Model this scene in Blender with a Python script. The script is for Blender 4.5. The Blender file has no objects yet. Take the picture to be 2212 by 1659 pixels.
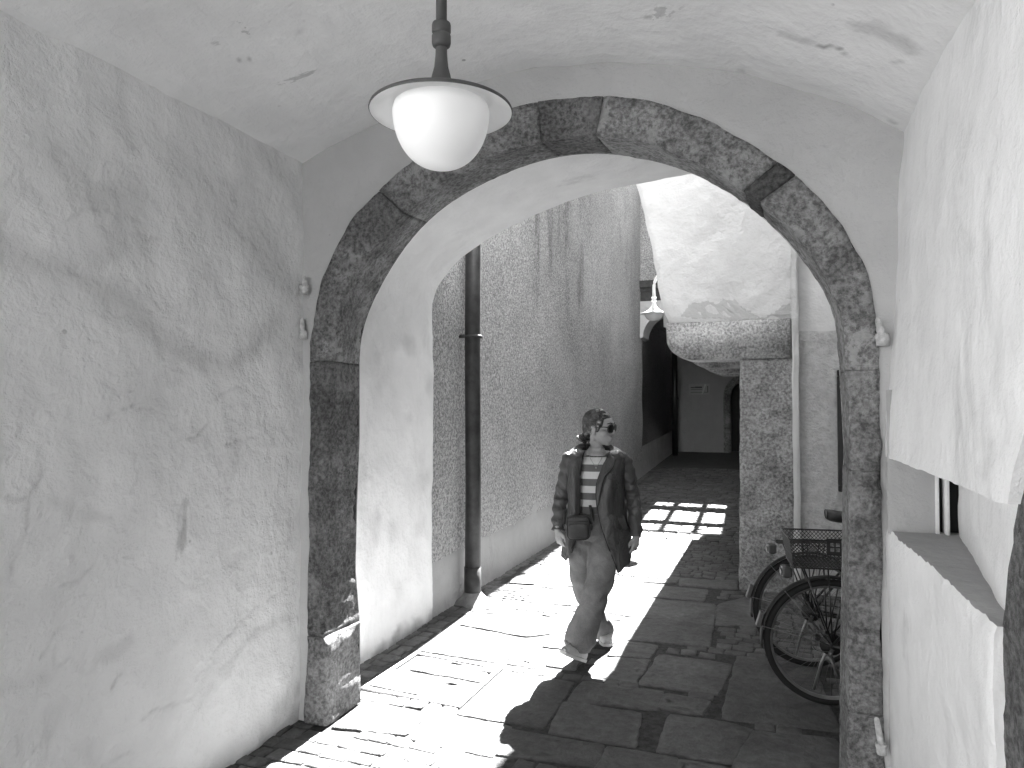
import bpy, math, random
from mathutils import Vector, Matrix, noise as mn
R = math.radians
random.seed(7)
scn = bpy.context.scene
COL = scn.collection

# ------------------------------------------------------------------ camera
F, CX, CY, CAM_H = 1534.0, 1106.0, 829.5, 1.70
YAW, PITCH = R(20.5), R(1.513)
cam_d = bpy.data.cameras.new('camera'); cam = bpy.data.objects.new('camera', cam_d); COL.objects.link(cam)
cam.location = (0, 0, CAM_H); cam.rotation_euler = (R(90) + PITCH, 0, YAW)
cam_d.sensor_width = 36.0; cam_d.lens = F / 2212.0 * 36.0; cam_d.clip_start = 0.02; cam_d.clip_end = 500
scn.camera = cam
_M = Matrix.Rotation(YAW, 3, 'Z') @ Matrix.Rotation(R(90) + PITCH, 3, 'X')
def ray(px, py):
    return _M @ Vector(((px - CX) / F, -(py - CY) / F, -1.0))
def on_y(px, py, Y):                      # measured point on a wall of known Y -> (X, Z)
    d = ray(px, py); t = Y / d.y
    return (d.x * t, CAM_H + d.z * t)
def on_x(px, py, X):                      # measured point on a wall of known X -> (Y, Z)
    d = ray(px, py); t = X / d.x
    return (d.y * t, CAM_H + d.z * t)
def on_g(px, py, z=0.0):                  # measured point on the ground -> (X, Y)
    d = ray(px, py); t = (z - CAM_H) / d.z
    return (d.x * t, d.y * t)

# ------------------------------------------------------------------ mesh helper
def fbm(p, octv=4, H=1.0):
    return mn.fractal(Vector(p), H, 2.0, octv)
class MB:
    def __init__(s): s.v = []; s.f = []
    def add(s, vs, fs):
        b = len(s.v); s.v += [tuple(x) for x in vs]; s.f += [tuple(i + b for i in q) for q in fs]; return s
    def grid(s, fn, nu, nv, cu=False, flip=False):
        vs = [fn(i / nu, j / nv) for j in range(nv + 1) for i in range(nu if cu else nu + 1)]
        w = nu if cu else nu + 1; fs = []
        for j in range(nv):
            for i in range(nu):
                a, b = j * w + i, j * w + (i + 1) % w
                q = (a, b, b + w, a + w)
                fs.append(q[::-1] if flip else q)
        return s.add(vs, fs)
    def box(s, a, b, bev=0.0, jit=0.0):
        x0, y0, z0 = a; x1, y1, z1 = b
        if bev <= 0:
            vs = [(x0,y0,z0),(x1,y0,z0),(x1,y1,z0),(x0,y1,z0),(x0,y0,z1),(x1,y0,z1),(x1,y1,z1),(x0,y1,z1)]
            return s.add(vs, [(0,3,2,1),(4,5,6,7),(0,1,5,4),(1,2,6,5),(2,3,7,6),(3,0,4,7)])
        e = bev
        def ringz(z, i): return [(x0+i,y0+i,z),(x1-i,y0+i,z),(x1-i,y1-i,z),(x0+i,y1-i,z)]
        def oct_(z, i, c): return [(x0+i+c,y0+i,z),(x1-i-c,y0+i,z),(x1-i,y0+i+c,z),(x1-i,y1-i-c,z),(x1-i-c,y1-i,z),(x0+i+c,y1-i,z),(x0+i,y1-i-c,z),(x0+i,y0+i+c,z)]
        rs = [oct_(z0, e, e), oct_(z0+e, 0, e), oct_(z1-e, 0, e), oct_(z1, e, e)]
        vs = sum(rs, []); fs = [tuple(range(7,-1,-1)), tuple(range(24,32))]
        for k in range(3):
            for i in range(8): fs.append((k*8+i, k*8+(i+1)%8, k*8+8+(i+1)%8, k*8+8+i))
        return s.add(vs, fs)
    def prism(s, poly, fn0, fn1):          # polygon (a,b) -> two outlines joined
        n = len(poly); vs = [fn0(*p) for p in poly] + [fn1(*p) for p in poly]
        fs = [tuple(range(n)), tuple(range(2*n-1, n-1, -1))] + [(i, i+n, (i+1)%n+n, (i+1)%n) for i in range(n)]
        return s.add(vs, fs)
    def tube(s, pts, rad, n=10, ref=(0,0,1), cap=True):
        pts = [Vector(p) for p in pts]; m = len(pts)
        if not isinstance(rad, (list, tuple)): rad = [rad] * m
        vs = []; ref = Vector(ref)
        for k, p in enumerate(pts):
            t = (pts[min(k+1,m-1)] - pts[max(k-1,0)]).normalized()
            r0 = ref if abs(t.dot(ref)) < 0.97 else Vector((0,1,0.2))
            a = t.cross(r0).normalized(); b = a.cross(t).normalized()
            ra, rb = rad[k] if isinstance(rad[k], (tuple, list)) else (rad[k], rad[k])
            for i in range(n):
                th = 2*math.pi*i/n; vs.append(p + a*ra*math.cos(th) + b*rb*math.sin(th))
        fs = [(k*n+i, k*n+(i+1)%n, (k+1)*n+(i+1)%n, (k+1)*n+i) for k in range(m-1) for i in range(n)]
        if cap: fs += [tuple(range(n-1,-1,-1)), tuple(range((m-1)*n, m*n))]
        return s.add(vs, fs)
    def loop(s, pts, r, n=6):              # closed tube
        pts = [Vector(p) for p in pts]; m = len(pts); vs = []
        c = sum(pts, Vector()) / m
        for k, p in enumerate(pts):
            t = (pts[(k+1)%m] - pts[k-1]).normalized(); a = (p - c).normalized(); b = t.cross(a).normalized(); a = b.cross(t)
            for i in range(n):
                th = 2*math.pi*i/n; vs.append(p + a*r*math.cos(th) + b*r*math.sin(th))
        return s.add(vs, [(k*n+i, k*n+(i+1)%n, ((k+1)%m)*n+(i+1)%n, ((k+1)%m)*n+i) for k in range(m) for i in range(n)])
    def lathe(s, prof, n=40, o=(0,0,0), axis='z'):
        vs = []; m = len(prof)
        for r, h in prof:
            for i in range(n):
                t = 2*math.pi*i/n
                q = (r*math.cos(t), r*math.sin(t), h)
                if axis == 'y': q = (q[0], q[2], q[1])
                vs.append((q[0]+o[0], q[1]+o[1], q[2]+o[2]))
        return s.add(vs, [(k*n+i, k*n+(i+1)%n, (k+1)*n+(i+1)%n, (k+1)*n+i) for k in range(m-1) for i in range(n)])
    def ball(s, c, r, rot=None, nu=20, nv=12):
        r = (r, r, r) if not isinstance(r, (tuple, list)) else r; c = Vector(c)
        def fn(u, v):
            th = 2*math.pi*u; ph = math.pi*(0.002+0.996*v) - math.pi/2
            p = Vector((r[0]*math.cos(ph)*math.cos(th), r[1]*math.cos(ph)*math.sin(th), r[2]*math.sin(ph)))
            if rot is not None: p = rot @ p
            return c + p
        b = len(s.v); s.grid(fn, nu, nv, cu=True)
        s.f += [tuple(b + i for i in range(nu-1,-1,-1)), tuple(b + nv*nu + i for i in range(nu))]
        return s
    def chain(s, pts, rad, n=14):          # rounded limb: tube with balls at its ends
        s.tube(pts, rad, n)
        for k in (0, -1):
            r = rad[k] if isinstance(rad, (list, tuple)) else rad
            s.ball(pts[k], r if not isinstance(r, (tuple, list)) else min(r), nu=12, nv=8)
        return s
    def build(s, name, mat, parent=None, smooth=True, **props):
        me = bpy.data.meshes.new(name); me.from_pydata([tuple(v) for v in s.v], [], s.f); me.update()
        if mat: me.materials.append(mat)
        if smooth: me.polygons.foreach_set('use_smooth', [True]*len(me.polygons))
        o = bpy.data.objects.new(name, me); COL.objects.link(o)
        if parent: o.parent = parent
        for k, v in props.items(): o[k] = v
        return o
def thing(name, loc=(0,0,0), rz=0.0, **props):
    o = bpy.data.objects.new(name, None); COL.objects.link(o); o.location = loc; o.rotation_euler = (0,0,rz)
    o.empty_display_size = 0.1
    for k, v in props.items(): o[k] = v
    return o
def mod(o, kind, **kw):
    m = o.modifiers.new(kind.lower(), kind)
    for k, v in kw.items(): setattr(m, k, v)
    return m
def lerp(a, b, t): return a + (b - a) * t
def interp(tab, x):
    if x <= tab[0][0]: return tab[0][1]
    for (x0, y0), (x1, y1) in zip(tab, tab[1:]):
        if x <= x1: return lerp(y0, y1, (x - x0) / (x1 - x0)) if x1 > x0 else y1
    return tab[-1][1]
def smooth_pts(pts, n):                    # Catmull-Rom through points, n samples
    P = [Vector(p) for p in pts]; P = [P[0]*2-P[1]] + P + [P[-1]*2-P[-2]]; m = len(P) - 3; out = []
    for k in range(n):
        x = k/(n-1)*m; i = min(int(x), m-1); t = x - i
        a, b, c, d = P[i:i+4]
        out.append(0.5*((2*b) + (c-a)*t + (2*a-5*b+4*c-d)*t*t + (3*b-a-3*c+d)*t**3))
    return out

# ------------------------------------------------------------------ materials (all grey: the photograph is monochrome)
def G(v): return (v, v, v, 1.0)
class NT:
    def __init__(s, name):
        s.m = bpy.data.materials.new(name); s.m.use_nodes = True; s.t = s.m.node_tree; s.t.nodes.clear()
        s.out = s.n('ShaderNodeOutputMaterial'); s.b = s.n('ShaderNodeBsdfPrincipled'); s.l(s.b.outputs[0], s.out.inputs[0])
        tc = s.n('ShaderNodeTexCoord'); s.co = tc.outputs['Object']
    def n(s, k, **kw):
        x = s.t.nodes.new(k)
        for a, v in kw.items(): setattr(x, a, v)
        return x
    def l(s, a, b): s.t.links.new(a, b)
    def put(s, sock, v):
        if hasattr(v, 'links'): s.l(v, sock)
        else: sock.default_value = v
    def scaled(s, sc, rot=(0,0,0), co=None):
        x = s.n('ShaderNodeMapping'); x.inputs['Scale'].default_value = sc; x.inputs['Rotation'].default_value = rot
        s.l(co or s.co, x.inputs[0]); return x.outputs[0]
    def noise(s, scale, detail=4, rough=0.55, dist=0.0, co=None):
        x = s.n('ShaderNodeTexNoise'); s.l(co or s.co, x.inputs['Vector'])
        x.inputs['Scale'].default_value = scale; x.inputs['Detail'].default_value = detail
        x.inputs['Roughness'].default_value = rough; x.inputs['Distortion'].default_value = dist
        return x.outputs[0]
    def voro(s, scale, feat='F1', co=None, rnd=1.0):
        x = s.n('ShaderNodeTexVoronoi', feature=feat); s.l(co or s.co, x.inputs['Vector'])
        x.inputs['Scale'].default_value = scale; x.inputs['Randomness'].default_value = rnd
        return x.outputs['Distance']
    def ramp(s, v, lo, hi, a=0.0, b=1.0):
        x = s.n('ShaderNodeMapRange'); x.interpolation_type = 'SMOOTHSTEP'; s.put(x.inputs[0], v)
        for i, q in zip((1,2,3,4), (lo, hi, a, b)): x.inputs[i].default_value = q
        return x.outputs[0]
    def math(s, op, a, b=0.0, c=0.0):
        x = s.n('ShaderNodeMath', operation=op); s.put(x.inputs[0], a); s.put(x.inputs[1], b); s.put(x.inputs[2], c); return x.outputs[0]
    def mix(s, f, a, b):                   # scalar mix
        x = s.n('ShaderNodeMix'); s.put(x.inputs[0], f); s.put(x.inputs[2], a); s.put(x.inputs[3], b); return x.outputs[0]
    def bump(s, h, dist, strength=1.0, prev=None):
        x = s.n('ShaderNodeBump'); x.inputs['Strength'].default_value = strength; x.inputs['Distance'].default_value = dist
        s.l(h, x.inputs['Height'])
        if prev: s.l(prev, x.inputs['Normal'])
        return x.outputs[0]
    def done(s, col, rough=0.9, normal=None, metal=0.0, spec=0.3):
        if hasattr(col, 'links'):
            c = s.n('ShaderNodeCombineColor')
            for i in range(3): s.l(col, c.inputs[i])
            s.l(c.outputs[0], s.b.inputs['Base Color'])
        else: s.b.inputs['Base Color'].default_value = G(col)
        s.put(s.b.inputs['Roughness'], rough); s.b.inputs['Metallic'].default_value = metal
        s.b.inputs['Specular IOR Level'].default_value = spec
        if normal: s.l(normal, s.b.inputs['Normal'])
        return s.m
def plaster(name, base, rough_amt=1.0, stain=0.0, crack=True, patch=0.0, attr=False, fleck=0.0):
    t = NT(name)
    big = t.noise(1.1, 3, 0.6, 0.4); lump = t.noise(5.0, 6, 0.60, 0.12)
    col = t.math('MULTIPLY', t.ramp(big, 0.25, 0.75, 0.93, 1.05), base)
    col = t.math('MULTIPLY', col, t.ramp(lump, 0.3, 0.72, 0.96, 1.03))
    if stain:                               # grime: long smears, stronger where two noises agree
        sm = t.noise(2.2, 5, 0.65, 0.8, t.scaled((1, 0.9, 0.55), (0.5, 0.3, 0)))
        g = t.math('MULTIPLY', t.ramp(sm, 0.53, 0.72), t.ramp(big, 0.42, 0.62))
        col = t.math('MULTIPLY', col, t.math('SUBTRACT', 1.0, t.math('MULTIPLY', g, stain)))
    if attr:
        a = t.n('ShaderNodeAttribute'); a.attribute_name = 'stain'
        k = t.math('MULTIPLY', a.outputs['Fac'], t.ramp(lump, 0.3, 0.62, 0.5, 1.0))
        col = t.math('MULTIPLY', col, t.math('SUBTRACT', 1.0, t.math('MULTIPLY', k, 0.32)))
    if patch:                               # places where the top coat flaked off
        p = t.ramp(t.noise(3.4, 6, 0.62, 0.5), 0.66, 0.675); p = t.math('MULTIPLY', p, t.ramp(big, 0.45, 0.55))
        col = t.math('MULTIPLY', col, t.math('SUBTRACT', 1.0, t.math('MULTIPLY', p, patch)))
    if fleck:                               # chips and nail holes
        v = t.voro(5.0); q = t.math('MULTIPLY', t.ramp(v, 0.03, 0.06, 1, 0), t.ramp(lump, 0.5, 0.6))
        col = t.math('MULTIPLY', col, t.math('SUBTRACT', 1.0, t.math('MULTIPLY', q, fleck)))
    zone = t.ramp(big, 0.40, 0.62, 0.12, 1.0)
    fine = t.noise(30, 5, 0.68, 0.0, t.scaled((1, 1, 0.8), (0.3, 0.2, 0)))
    h = t.math('ADD', t.math('MULTIPLY', lump, 0.038 * rough_amt), t.math('MULTIPLY', t.math('MULTIPLY', fine, zone), 0.0085 * rough_amt))
    return t.done(col, 0.92, t.bump(h, 1.0), spec=0.2)
def stone(name, base, light=1.9, bump=1.0, patches=0.5, streak=0.0):
    t = NT(name)
    a = t.noise(3.2, 5, 0.62, 0.4); sp = t.noise(46, 4, 0.7); m = t.noise(12, 6, 0.66, 0.4)
    oi = t.n('ShaderNodeObjectInfo').outputs['Random']
    col = t.math('MULTIPLY', t.ramp(a, 0.28, 0.72, 0.72, 1.28), base)
    col = t.math('MULTIPLY', col, t.math('ADD', t.math('MULTIPLY', oi, 0.34), 0.83))
    col = t.math('MULTIPLY', col, t.ramp(sp, 0.3, 0.7, 0.5, 1.5))
    p = t.math('MULTIPLY', t.ramp(m, 0.51, 0.55), t.ramp(a, 0.40, 0.58))
    col = t.mix(t.math('MULTIPLY', p, patches), col, base * light)
    d = t.math('MULTIPLY', t.ramp(m, 0.34, 0.46, 1, 0), t.ramp(a, 0.4, 0.55, 1, 0.2))
    col = t.math('MULTIPLY', col, t.math('SUBTRACT', 1.0, t.math('MULTIPLY', d, 0.4)))
    h = t.math('ADD', t.math('MULTIPLY', m, 0.042 * bump), t.math('MULTIPLY', sp, 0.016 * bump))
    return t.done(col, 0.9, t.bump(h, 1.0), spec=0.2)
def simple(name, base, rough=0.6, var=0.12, scale=14, bump=0.0, metal=0.0, spec=0.4, bscale=40):
    t = NT(name); col = t.math('MULTIPLY', t.ramp(t.noise(scale, 5, 0.6), 0.3, 0.7, 1-var, 1+var), base)
    n = t.bump(t.noise(bscale, 4, 0.6), bump) if bump else None
    return t.done(col, rough, n, metal, spec)
SUN, SKY, EXPO, GLOW = 5.0, 0.06, 4.45, 0.006
# ------------------------------------------------------------------ materials of the place
M = {}
M['wall'] = plaster('near_plaster', 0.78, 1.0, stain=0.20, attr=True, fleck=0.35)
M['wall_right'] = plaster('right_plaster', 0.83, 0.6, stain=0.30, fleck=0.4)
M['niche_shade'] = plaster('niche_shade_plaster', 0.40, .6, stain=.1, crack=False)  # shade on the niche sill and cheek, put into a greyer plaster colour
M['vault'] = plaster('vault_plaster', 0.82, 0.55, stain=0.06, attr=True, fleck=0.5, patch=0.30, crack=False)
M['spandrel'] = plaster('arch_wall_plaster', 0.50, 0.7, stain=0.10, fleck=0.5, crack=True)
M['passage'] = plaster('passage_plaster', 0.86, 0.75, stain=0.22, attr=True)
M['white'] = plaster('white_plaster', 0.60, 0.8, stain=0.04, patch=0.0)
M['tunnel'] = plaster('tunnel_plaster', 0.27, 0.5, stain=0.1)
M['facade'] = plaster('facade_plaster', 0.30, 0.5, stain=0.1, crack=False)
M['plinth'] = plaster('plinth_render', 0.40, 0.8, stain=0.35, crack=True)
M['stone'] = stone('arch_stone', 0.235, 1.75, 1.0, 0.75)
M['pier'] = stone('pier_stone', 0.19, 2.0, 1.2, 0.35)
M['keystone'] = stone('keystone_stone', 0.175, 1.5, 1.0, .35)
M['darkjoint'] = stone('dark_stone', 0.085, 1.3, .8, .2)
M['granite'] = stone('granite', 0.21, 1.7, 0.7, 0.35)
M['corbel'] = stone('corbel_granite', 0.33, 1.6, 0.6, 0.3)
M['doorstone'] = stone('door_stone', 0.17, 1.6, 1.0, 0.3)
M['iron'] = simple('dark_iron', 0.05, 0.55, 0.3, 20, 0.003)
M['painted_iron'] = simple('whitewashed_iron', 0.5, 0.8, 0.25, 40, 0.006)
M['lampmetal'] = simple('lamp_grey_enamel', 0.085, 0.5, 0.12, 12, 0.001)
M['dark'] = simple('dark_void', 0.02, 0.9)
M['black'] = simple('black_paint', 0.015, 0.35, 0.2, 20)

def pebble_mat():
    t = NT('pebbledash')
    w = t.noise(46, 3, 0.6, 0.9); w2 = t.noise(75, 3, 0.6, 0.5)
    big = t.noise(0.9, 4, 0.6, 0.3)
    drip = t.noise(3.0, 5, 0.65, 0.3, t.scaled((1, 1, 0.26)))
    col = t.math('MULTIPLY', t.ramp(w, 0.36, 0.64, 0.55, 1.3), 0.46)
    col = t.math('MULTIPLY', col, t.ramp(w2, 0.3, 0.7, 0.85, 1.15))
    col = t.math('MULTIPLY', col, t.ramp(big, 0.3, 0.7, 0.88, 1.08))
    sep = t.n('ShaderNodeSeparateXYZ'); t.l(t.co, sep.inputs[0])
    # soot runs below the eaves (between Y=7 and 11, fading out downwards)
    k = t.math('MULTIPLY', t.ramp(drip, 0.50, 0.66), t.ramp(sep.outputs[2], 2.2, 3.6, 0.0, 1.0))
    k = t.math('MULTIPLY', k, t.math('MULTIPLY', t.ramp(sep.outputs[1], 6.3, 7.6), t.ramp(sep.outputs[1], 9.2, 11.0, 1.0, 0.25)))
    col = t.math('MULTIPLY', col, t.math('SUBTRACT', 1.0, t.math('MULTIPLY', k, 0.40)))
    h = t.math('ADD', t.math('MULTIPLY', w, 0.026), t.math('MULTIPLY', w2, 0.008))
    return t.done(col, 0.95, t.bump(h, 1.0), spec=0.15)
M['pebble'] = pebble_mat()
def rough_mat():
    t = NT('rough_cast')
    a = t.noise(20, 6, 0.66, 0.1); b = t.noise(48, 4, 0.6)
    col = t.math('MULTIPLY', t.ramp(a, 0.3, 0.7, 0.85, 1.1), 0.50)
    n1 = t.bump(a, 0.035); n2 = t.bump(b, 0.012, 1.0, n1)
    return t.done(col, 0.95, n2, spec=0.15)
M['rough'] = rough_mat()
def slab_mat(name, base, lo=0.75, hi=1.2, bump=1.0):
    t = NT(name)
    a = t.noise(2.6, 5, 0.65, 0.4); b = t.noise(18, 6, 0.70, 0.2)
    at = t.n('ShaderNodeAttribute'); at.attribute_name = 'tone'
    col = t.math('MULTIPLY', t.ramp(a, 0.28, 0.72, lo, hi), base)
    col = t.math('MULTIPLY', col, t.ramp(b, 0.28, 0.72, 0.72, 1.2))
    col = t.math('MULTIPLY', col, t.math('ADD', 0.75, t.math('MULTIPLY', at.outputs['Fac'], 0.5)))
    h = t.math('ADD', t.math('MULTIPLY', a, 0.03 * bump), t.math('MULTIPLY', b, 0.009 * bump))
    return t.done(col, t.ramp(a, 0.3, 0.7, 0.62, 0.88), t.bump(h, 1.0), spec=0.35)
M['slab'] = slab_mat('paving_slab', 0.092, .6, 1.35, 1.7)
M['sett'] = slab_mat('paving_sett', 0.09, 0.65, 1.25, 1.0)
M['joint'] = simple('joint_grit', 0.045, 0.95, 0.35, 30, 0.02, bscale=60)

# ------------------------------------------------------------------ the ground
def gz(y): return 0.04 * max(0.0, y - 9.0)
GRT = [Vector(on_g((1300+x/2.212)*.54861, (2000+y/2.212)*.54861)) for x, y in ((1528,733),(1768,758),(1706,826),(1452,796))]
hx0, hx1, hy0, hy1 = min(p.x for p in GRT)+.02, max(p.x for p in GRT)-.02, min(p.y for p in GRT)+.02, max(p.y for p in GRT)-.02
g = MB(); gq = lambda x0, y0, x1, y1: g.add([(x0,y0,-.009),(x1,y0,-.009),(x1,y1,-.009),(x0,y1,-.009)], [(0,1,2,3)])
gq(-60,-60,60,hy0); gq(-60,hy1,60,9); gq(-60,hy0,hx0,hy1); gq(hx1,hy0,60,hy1)
g.add([(x,y,z) for z in (-.009,-.4) for x, y in ((hx0,hy0),(hx1,hy0),(hx1,hy1),(hx0,hy1))], [(0,4,5,1),(1,5,6,2),(2,6,7,3),(3,7,4,0),(4,7,6,5)])
g.add([(-60,9,-.014),(60,9,-.014),(60,60,-.014+.04*51),(-60,60,-.014+.04*51)], [(0,1,2,3)])
g.build('ground', M['joint'], smooth=False, kind='structure')

st_g = MB()
for x0, y0, x1, y1 in ((-40,-40,40,-2.75),(-40,-2.75,-3.2,5.0)): st_g.add([(x0,y0,-.004),(x1,y0,-.004),(x1,y1,-.004),(x0,y1,-.004)], [(0,1,2,3)])
st_g.build('bounce_ground', simple('pale_bounce_sheet', .22, .9, .2, 3, .01), smooth=False, kind='structure')  # pale sheet added outside to bounce sunlight onto vault and right wall
def C7(x, y): return ((1000 + x/1.58)*.54861, (2300 + y/1.58)*.54861)
def R2(x, y): return ((2000 + x/1.58)*.54861, (2500 + y/1.58)*.54861)
def R3(x, y): return ((2250 + x/2.9107)*.54861, (1980 + y/2.9107)*.54861)
def R1(x, y): return ((1300 + x/2.212)*.54861, (2000 + y/2.212)*.54861)
SL = [  # outlines of the large paving slabs as laid, far-left / far-right / near-right / near-left
 (C7,[(1270,262),(1668,340),(1490,478),(1040,412)]), (C7,[(1400,188),(1850,205),(1945,292),(1690,322),(1285,250)]),
 (C7,[(1040,445),(1470,512),(1405,605),(985,530)]), (C7,[(845,522),(1120,578),(1005,682),(705,618)]), (C7,[(1140,592),(1385,632),(1230,728),(1015,688)]),
 (C7,[(695,735),(1060,815),(935,935),(490,890)]), (C7,[(1135,802),(1600,880),(1480,1065),(985,962)]), (C7,[(1575,545),(1990,610),(1800,890),(1270,802)]),
 (C7,[(1860,298),(2010,312),(1960,400),(1795,385)]), (C7,[(1790,398),(2060,440),(1990,530),(1690,480)]),
 (R2,[(470,287),(960,347),(925,462),(375,408)]), (R2,[(350,412),(820,482),(785,690),(258,602)]), (R2,[(-20,582),(590,682),(540,810),(-70,740)]),
 (R2,[(620,692),(1050,762),(1000,920),(540,860)]), (R2,[(640,137),(880,152),(798,293),(560,255)]), (R2,[(690,32),(930,67),(882,145),(625,125)]),
 (R2,[(942,122),(1390,182),(1305,370),(820,300)]), (R2,[(985,362),(1250,407),(1208,500),(942,447)]), (R2,[(1425,132),(1900,190),(2060,590),(1330,512)]),
 (R2,[(1012,492),(1310,530),(1520,582),(1390,790),(930,722)]), (R2,[(1530,592),(2040,640),(2100,860),(1400,812)]), (R2,[(1065,772),(1390,822),(1350,930),(1020,900)]),
 (R3,[(500,792),(790,802),(770,888),(480,880)]), (R3,[(805,802),(1240,852),(1180,925),(785,895)]), (R3,[(475,897),(920,927),(845,1072),(440,1030)]),
 (R3,[(445,1042),(830,1082),(700,1298),(400,1240)]), (R3,[(955,942),(1560,992),(1500,1128),(862,1072)]), (R3,[(850,1088),(1640,1160),(1620,1385),(705,1300)]),
 (R3,[(690,1312),(1620,1397),(1575,1650),(545,1555)]), (R3,[(1680,1165),(2080,1060),(2150,1400),(1650,1388)]), (R3,[(1255,858),(1890,885),(1890,985),(1240,945)]),
 (R1,[(1760,502),(2300,512),(2330,592),(1650,562)]), (R1,[(1625,592),(2330,602),(2360,690),(1565,655)]), (R1,[(1800,705),(2300,712),(2300,860),(1720,815)]),
]
slabs = []
for f_, q in SL:
    p = [Vector(on_g(*f_(*c))) for c in q]; c = sum(p, Vector((0, 0))) / len(p)
    slabs.append([c + (x - c) * (1 + 0.016 / max(0.1, (x - c).length)) for x in p])
# more slabs outside the frame and to the right of the pier, in rough rows
for (x0, x1, y0, y1) in [(0.55,1.35,3.55,4.35),(1.4,2.3,3.6,4.5),(0.6,1.5,4.45,5.2),(1.55,2.3,4.6,5.5),(0.7,1.6,5.3,6.1),(-1.9,-1.1,1.2,1.75),(-1.05,-.1,1.15,1.8),(-2.0,-1.2,.3,1.1),(-1.1,-.3,.2,1.05),(-.2,.35,.3,1.6)]:
    slabs.append([Vector((x0,y1)),Vector((x1,y1)),Vector((x1,y0)),Vector((x0,y0))])
def inside(p, poly, grow=0.0):
    c = False; n = len(poly); cen = sum(poly, Vector((0, 0))) / n
    q = [cen + (v - cen) * (1 + grow / max(0.05, (v - cen).length)) for v in poly]
    for i in range(n):
        a, b = q[i], q[i-1]
        if (a.y > p[1]) != (b.y > p[1]) and p[0] < (b.x-a.x)*(p[1]-a.y)/(b.y-a.y)+a.x: c = not c
    return c
def tone_attr(o, tones):
    a = o.data.attributes.new('tone', 'FLOAT', 'POINT'); a.data.foreach_set('value', tones)
sm = MB(); tones = []
for k, q in enumerate(slabs):               # every slab: irregular outline, worn edge, slightly tilted top
    n = len(q); out = []
    for i in range(n):
        a, b = q[i], q[(i+1) % n]; m = max(3, int((b-a).length / 0.035))
        for j in range(m):
            t = j/m; p = a.lerp(b, t); c = 0.05
            if t < 0.12 or t > 0.88:        # rounded corners
                e = min(t, 1-t)/0.12; cen = sum(q, Vector((0,0)))/n; p = p + (cen-p).normalized()*0.009*(1-e)**1.5
            d = (b-a).normalized(); nn = Vector((-d.y, d.x))
            p = p + nn * (fbm((p.x*9, p.y*9, k*3.1), 3) * 0.010)
            out.append(p)
    cen = sum(out, Vector((0,0)))/len(out); h0 = random.uniform(-.002, .003); tx, ty = random.uniform(-.008,.008), random.uniform(-.008,.008)
    tn = random.uniform(0.25, 0.75)
    def zz(p, k=k): return gz(p.y) + h0 + (p.x-cen.x)*tx + (p.y-cen.y)*ty + fbm((p.x*4,p.y*4,k), 3)*0.004
    rings = [[(p.x, p.y, gz(p.y)-.05) for p in out]]
    for ins, dz in ((0.0,-.006),(0.004,-.002),(0.012,0.0),(0.05,.001)):
        rings.append([])
        for p in out:
            w = p + (cen-p).normalized()*ins; rings[-1].append((w.x, w.y, zz(w)+dz))
    for s_ in (0.7, 0.45, 0.2):
        rings.append([(cen.x+(p.x-cen.x)*s_*.93, cen.y+(p.y-cen.y)*s_*.93, zz(cen+(p-cen)*s_)) for p in out])
    m = len(out); vs = sum(rings, []); fs = [(r*m+i, r*m+(i+1)%m, (r+1)*m+(i+1)%m, (r+1)*m+i) for r in range(len(rings)-1) for i in range(m)]
    fs.append(tuple((len(rings)-1)*m+i for i in range(m)))
    area = sum(out[i-1].x*out[i].y-out[i].x*out[i-1].y for i in range(m))
    if area < 0: fs = [f_[::-1] for f_ in fs]
    sm.add(vs, fs); tones += [tn]*len(vs)
o = sm.build('paving_slabs', M['slab'], kind='structure'); tone_attr(o, tones)

MAN = [Vector(on_g(*C7(*c))) for c in ((1010,422),(1552,520),(1282,768),(664,646))]
st = MB(); tones = []
def sett(x0, y0, x1, y1, rot=0.0):
    cx, cy = (x0+x1)/2, (y0+y1)/2; h = random.uniform(-.004, .002); tx, ty = random.uniform(-.05,.05), random.uniform(-.05,.05)
    tn = random.random(); b = len(st.v); e = random.uniform(.008, .014)
    hx, hy = (x1-x0)/2, (y1-y0)/2; jj = [(random.uniform(-.007,.007), random.uniform(-.007,.007)) for _ in range(4)]
    def ring(i, z): 
        r = []
        for (sx, sy), (jx, jy) in zip(((-1,-1),(1,-1),(1,1),(-1,1)), jj):
            x, y = sx*(hx-i)+jx, sy*(hy-i)+jy; x, y = x*math.cos(rot)-y*math.sin(rot), x*math.sin(rot)+y*math.cos(rot)
            r.append((cx+x, cy+y, gz(cy)+h+z+x*tx+y*ty))
        return r
    vs = ring(0,-.05)+ring(0,-.008)+ring(e*.5,-.002)+ring(e*1.6,0.0)
    fs = [(k*4+i, k*4+(i+1)%4, k*4+4+(i+1)%4, k*4+4+i) for k in range(3) for i in range(4)] + [(12,13,14,15)]
    st.add(vs, fs); tones.extend([tn]*16)
def free(x, y):
    if inside((x, y), MAN, .02) or inside((x, y), GRT, .03): return False
    for q in slabs:
        if abs(q[0].x-x) < 2.2 and abs(q[0].y-y) < 2 and inside((x, y), q, .03): return False
    return True
y = 0.2
while y < 16.0:
    d = random.uniform(.085, .12) if y < 9 else random.uniform(.11, .15)
    x = -2.62; xe = 2.35 if y < 6.8 else -0.25
    while x < xe:
        w = random.uniform(.09, .15) if y < 9 else random.uniform(.13, .2)
        cx, cy = x+w/2, y+d/2
        if free(cx, cy) and (free(x+.015, cy) and free(x+w-.015, cy)):
            sett(x+.004, y+.004, x+w-.004, y+d-.004, random.uniform(-.06, .06))
        x += w
    y += d
o = st.build('paving_setts', M['sett'], smooth=True, kind='structure'); tone_attr(o, tones)
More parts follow.
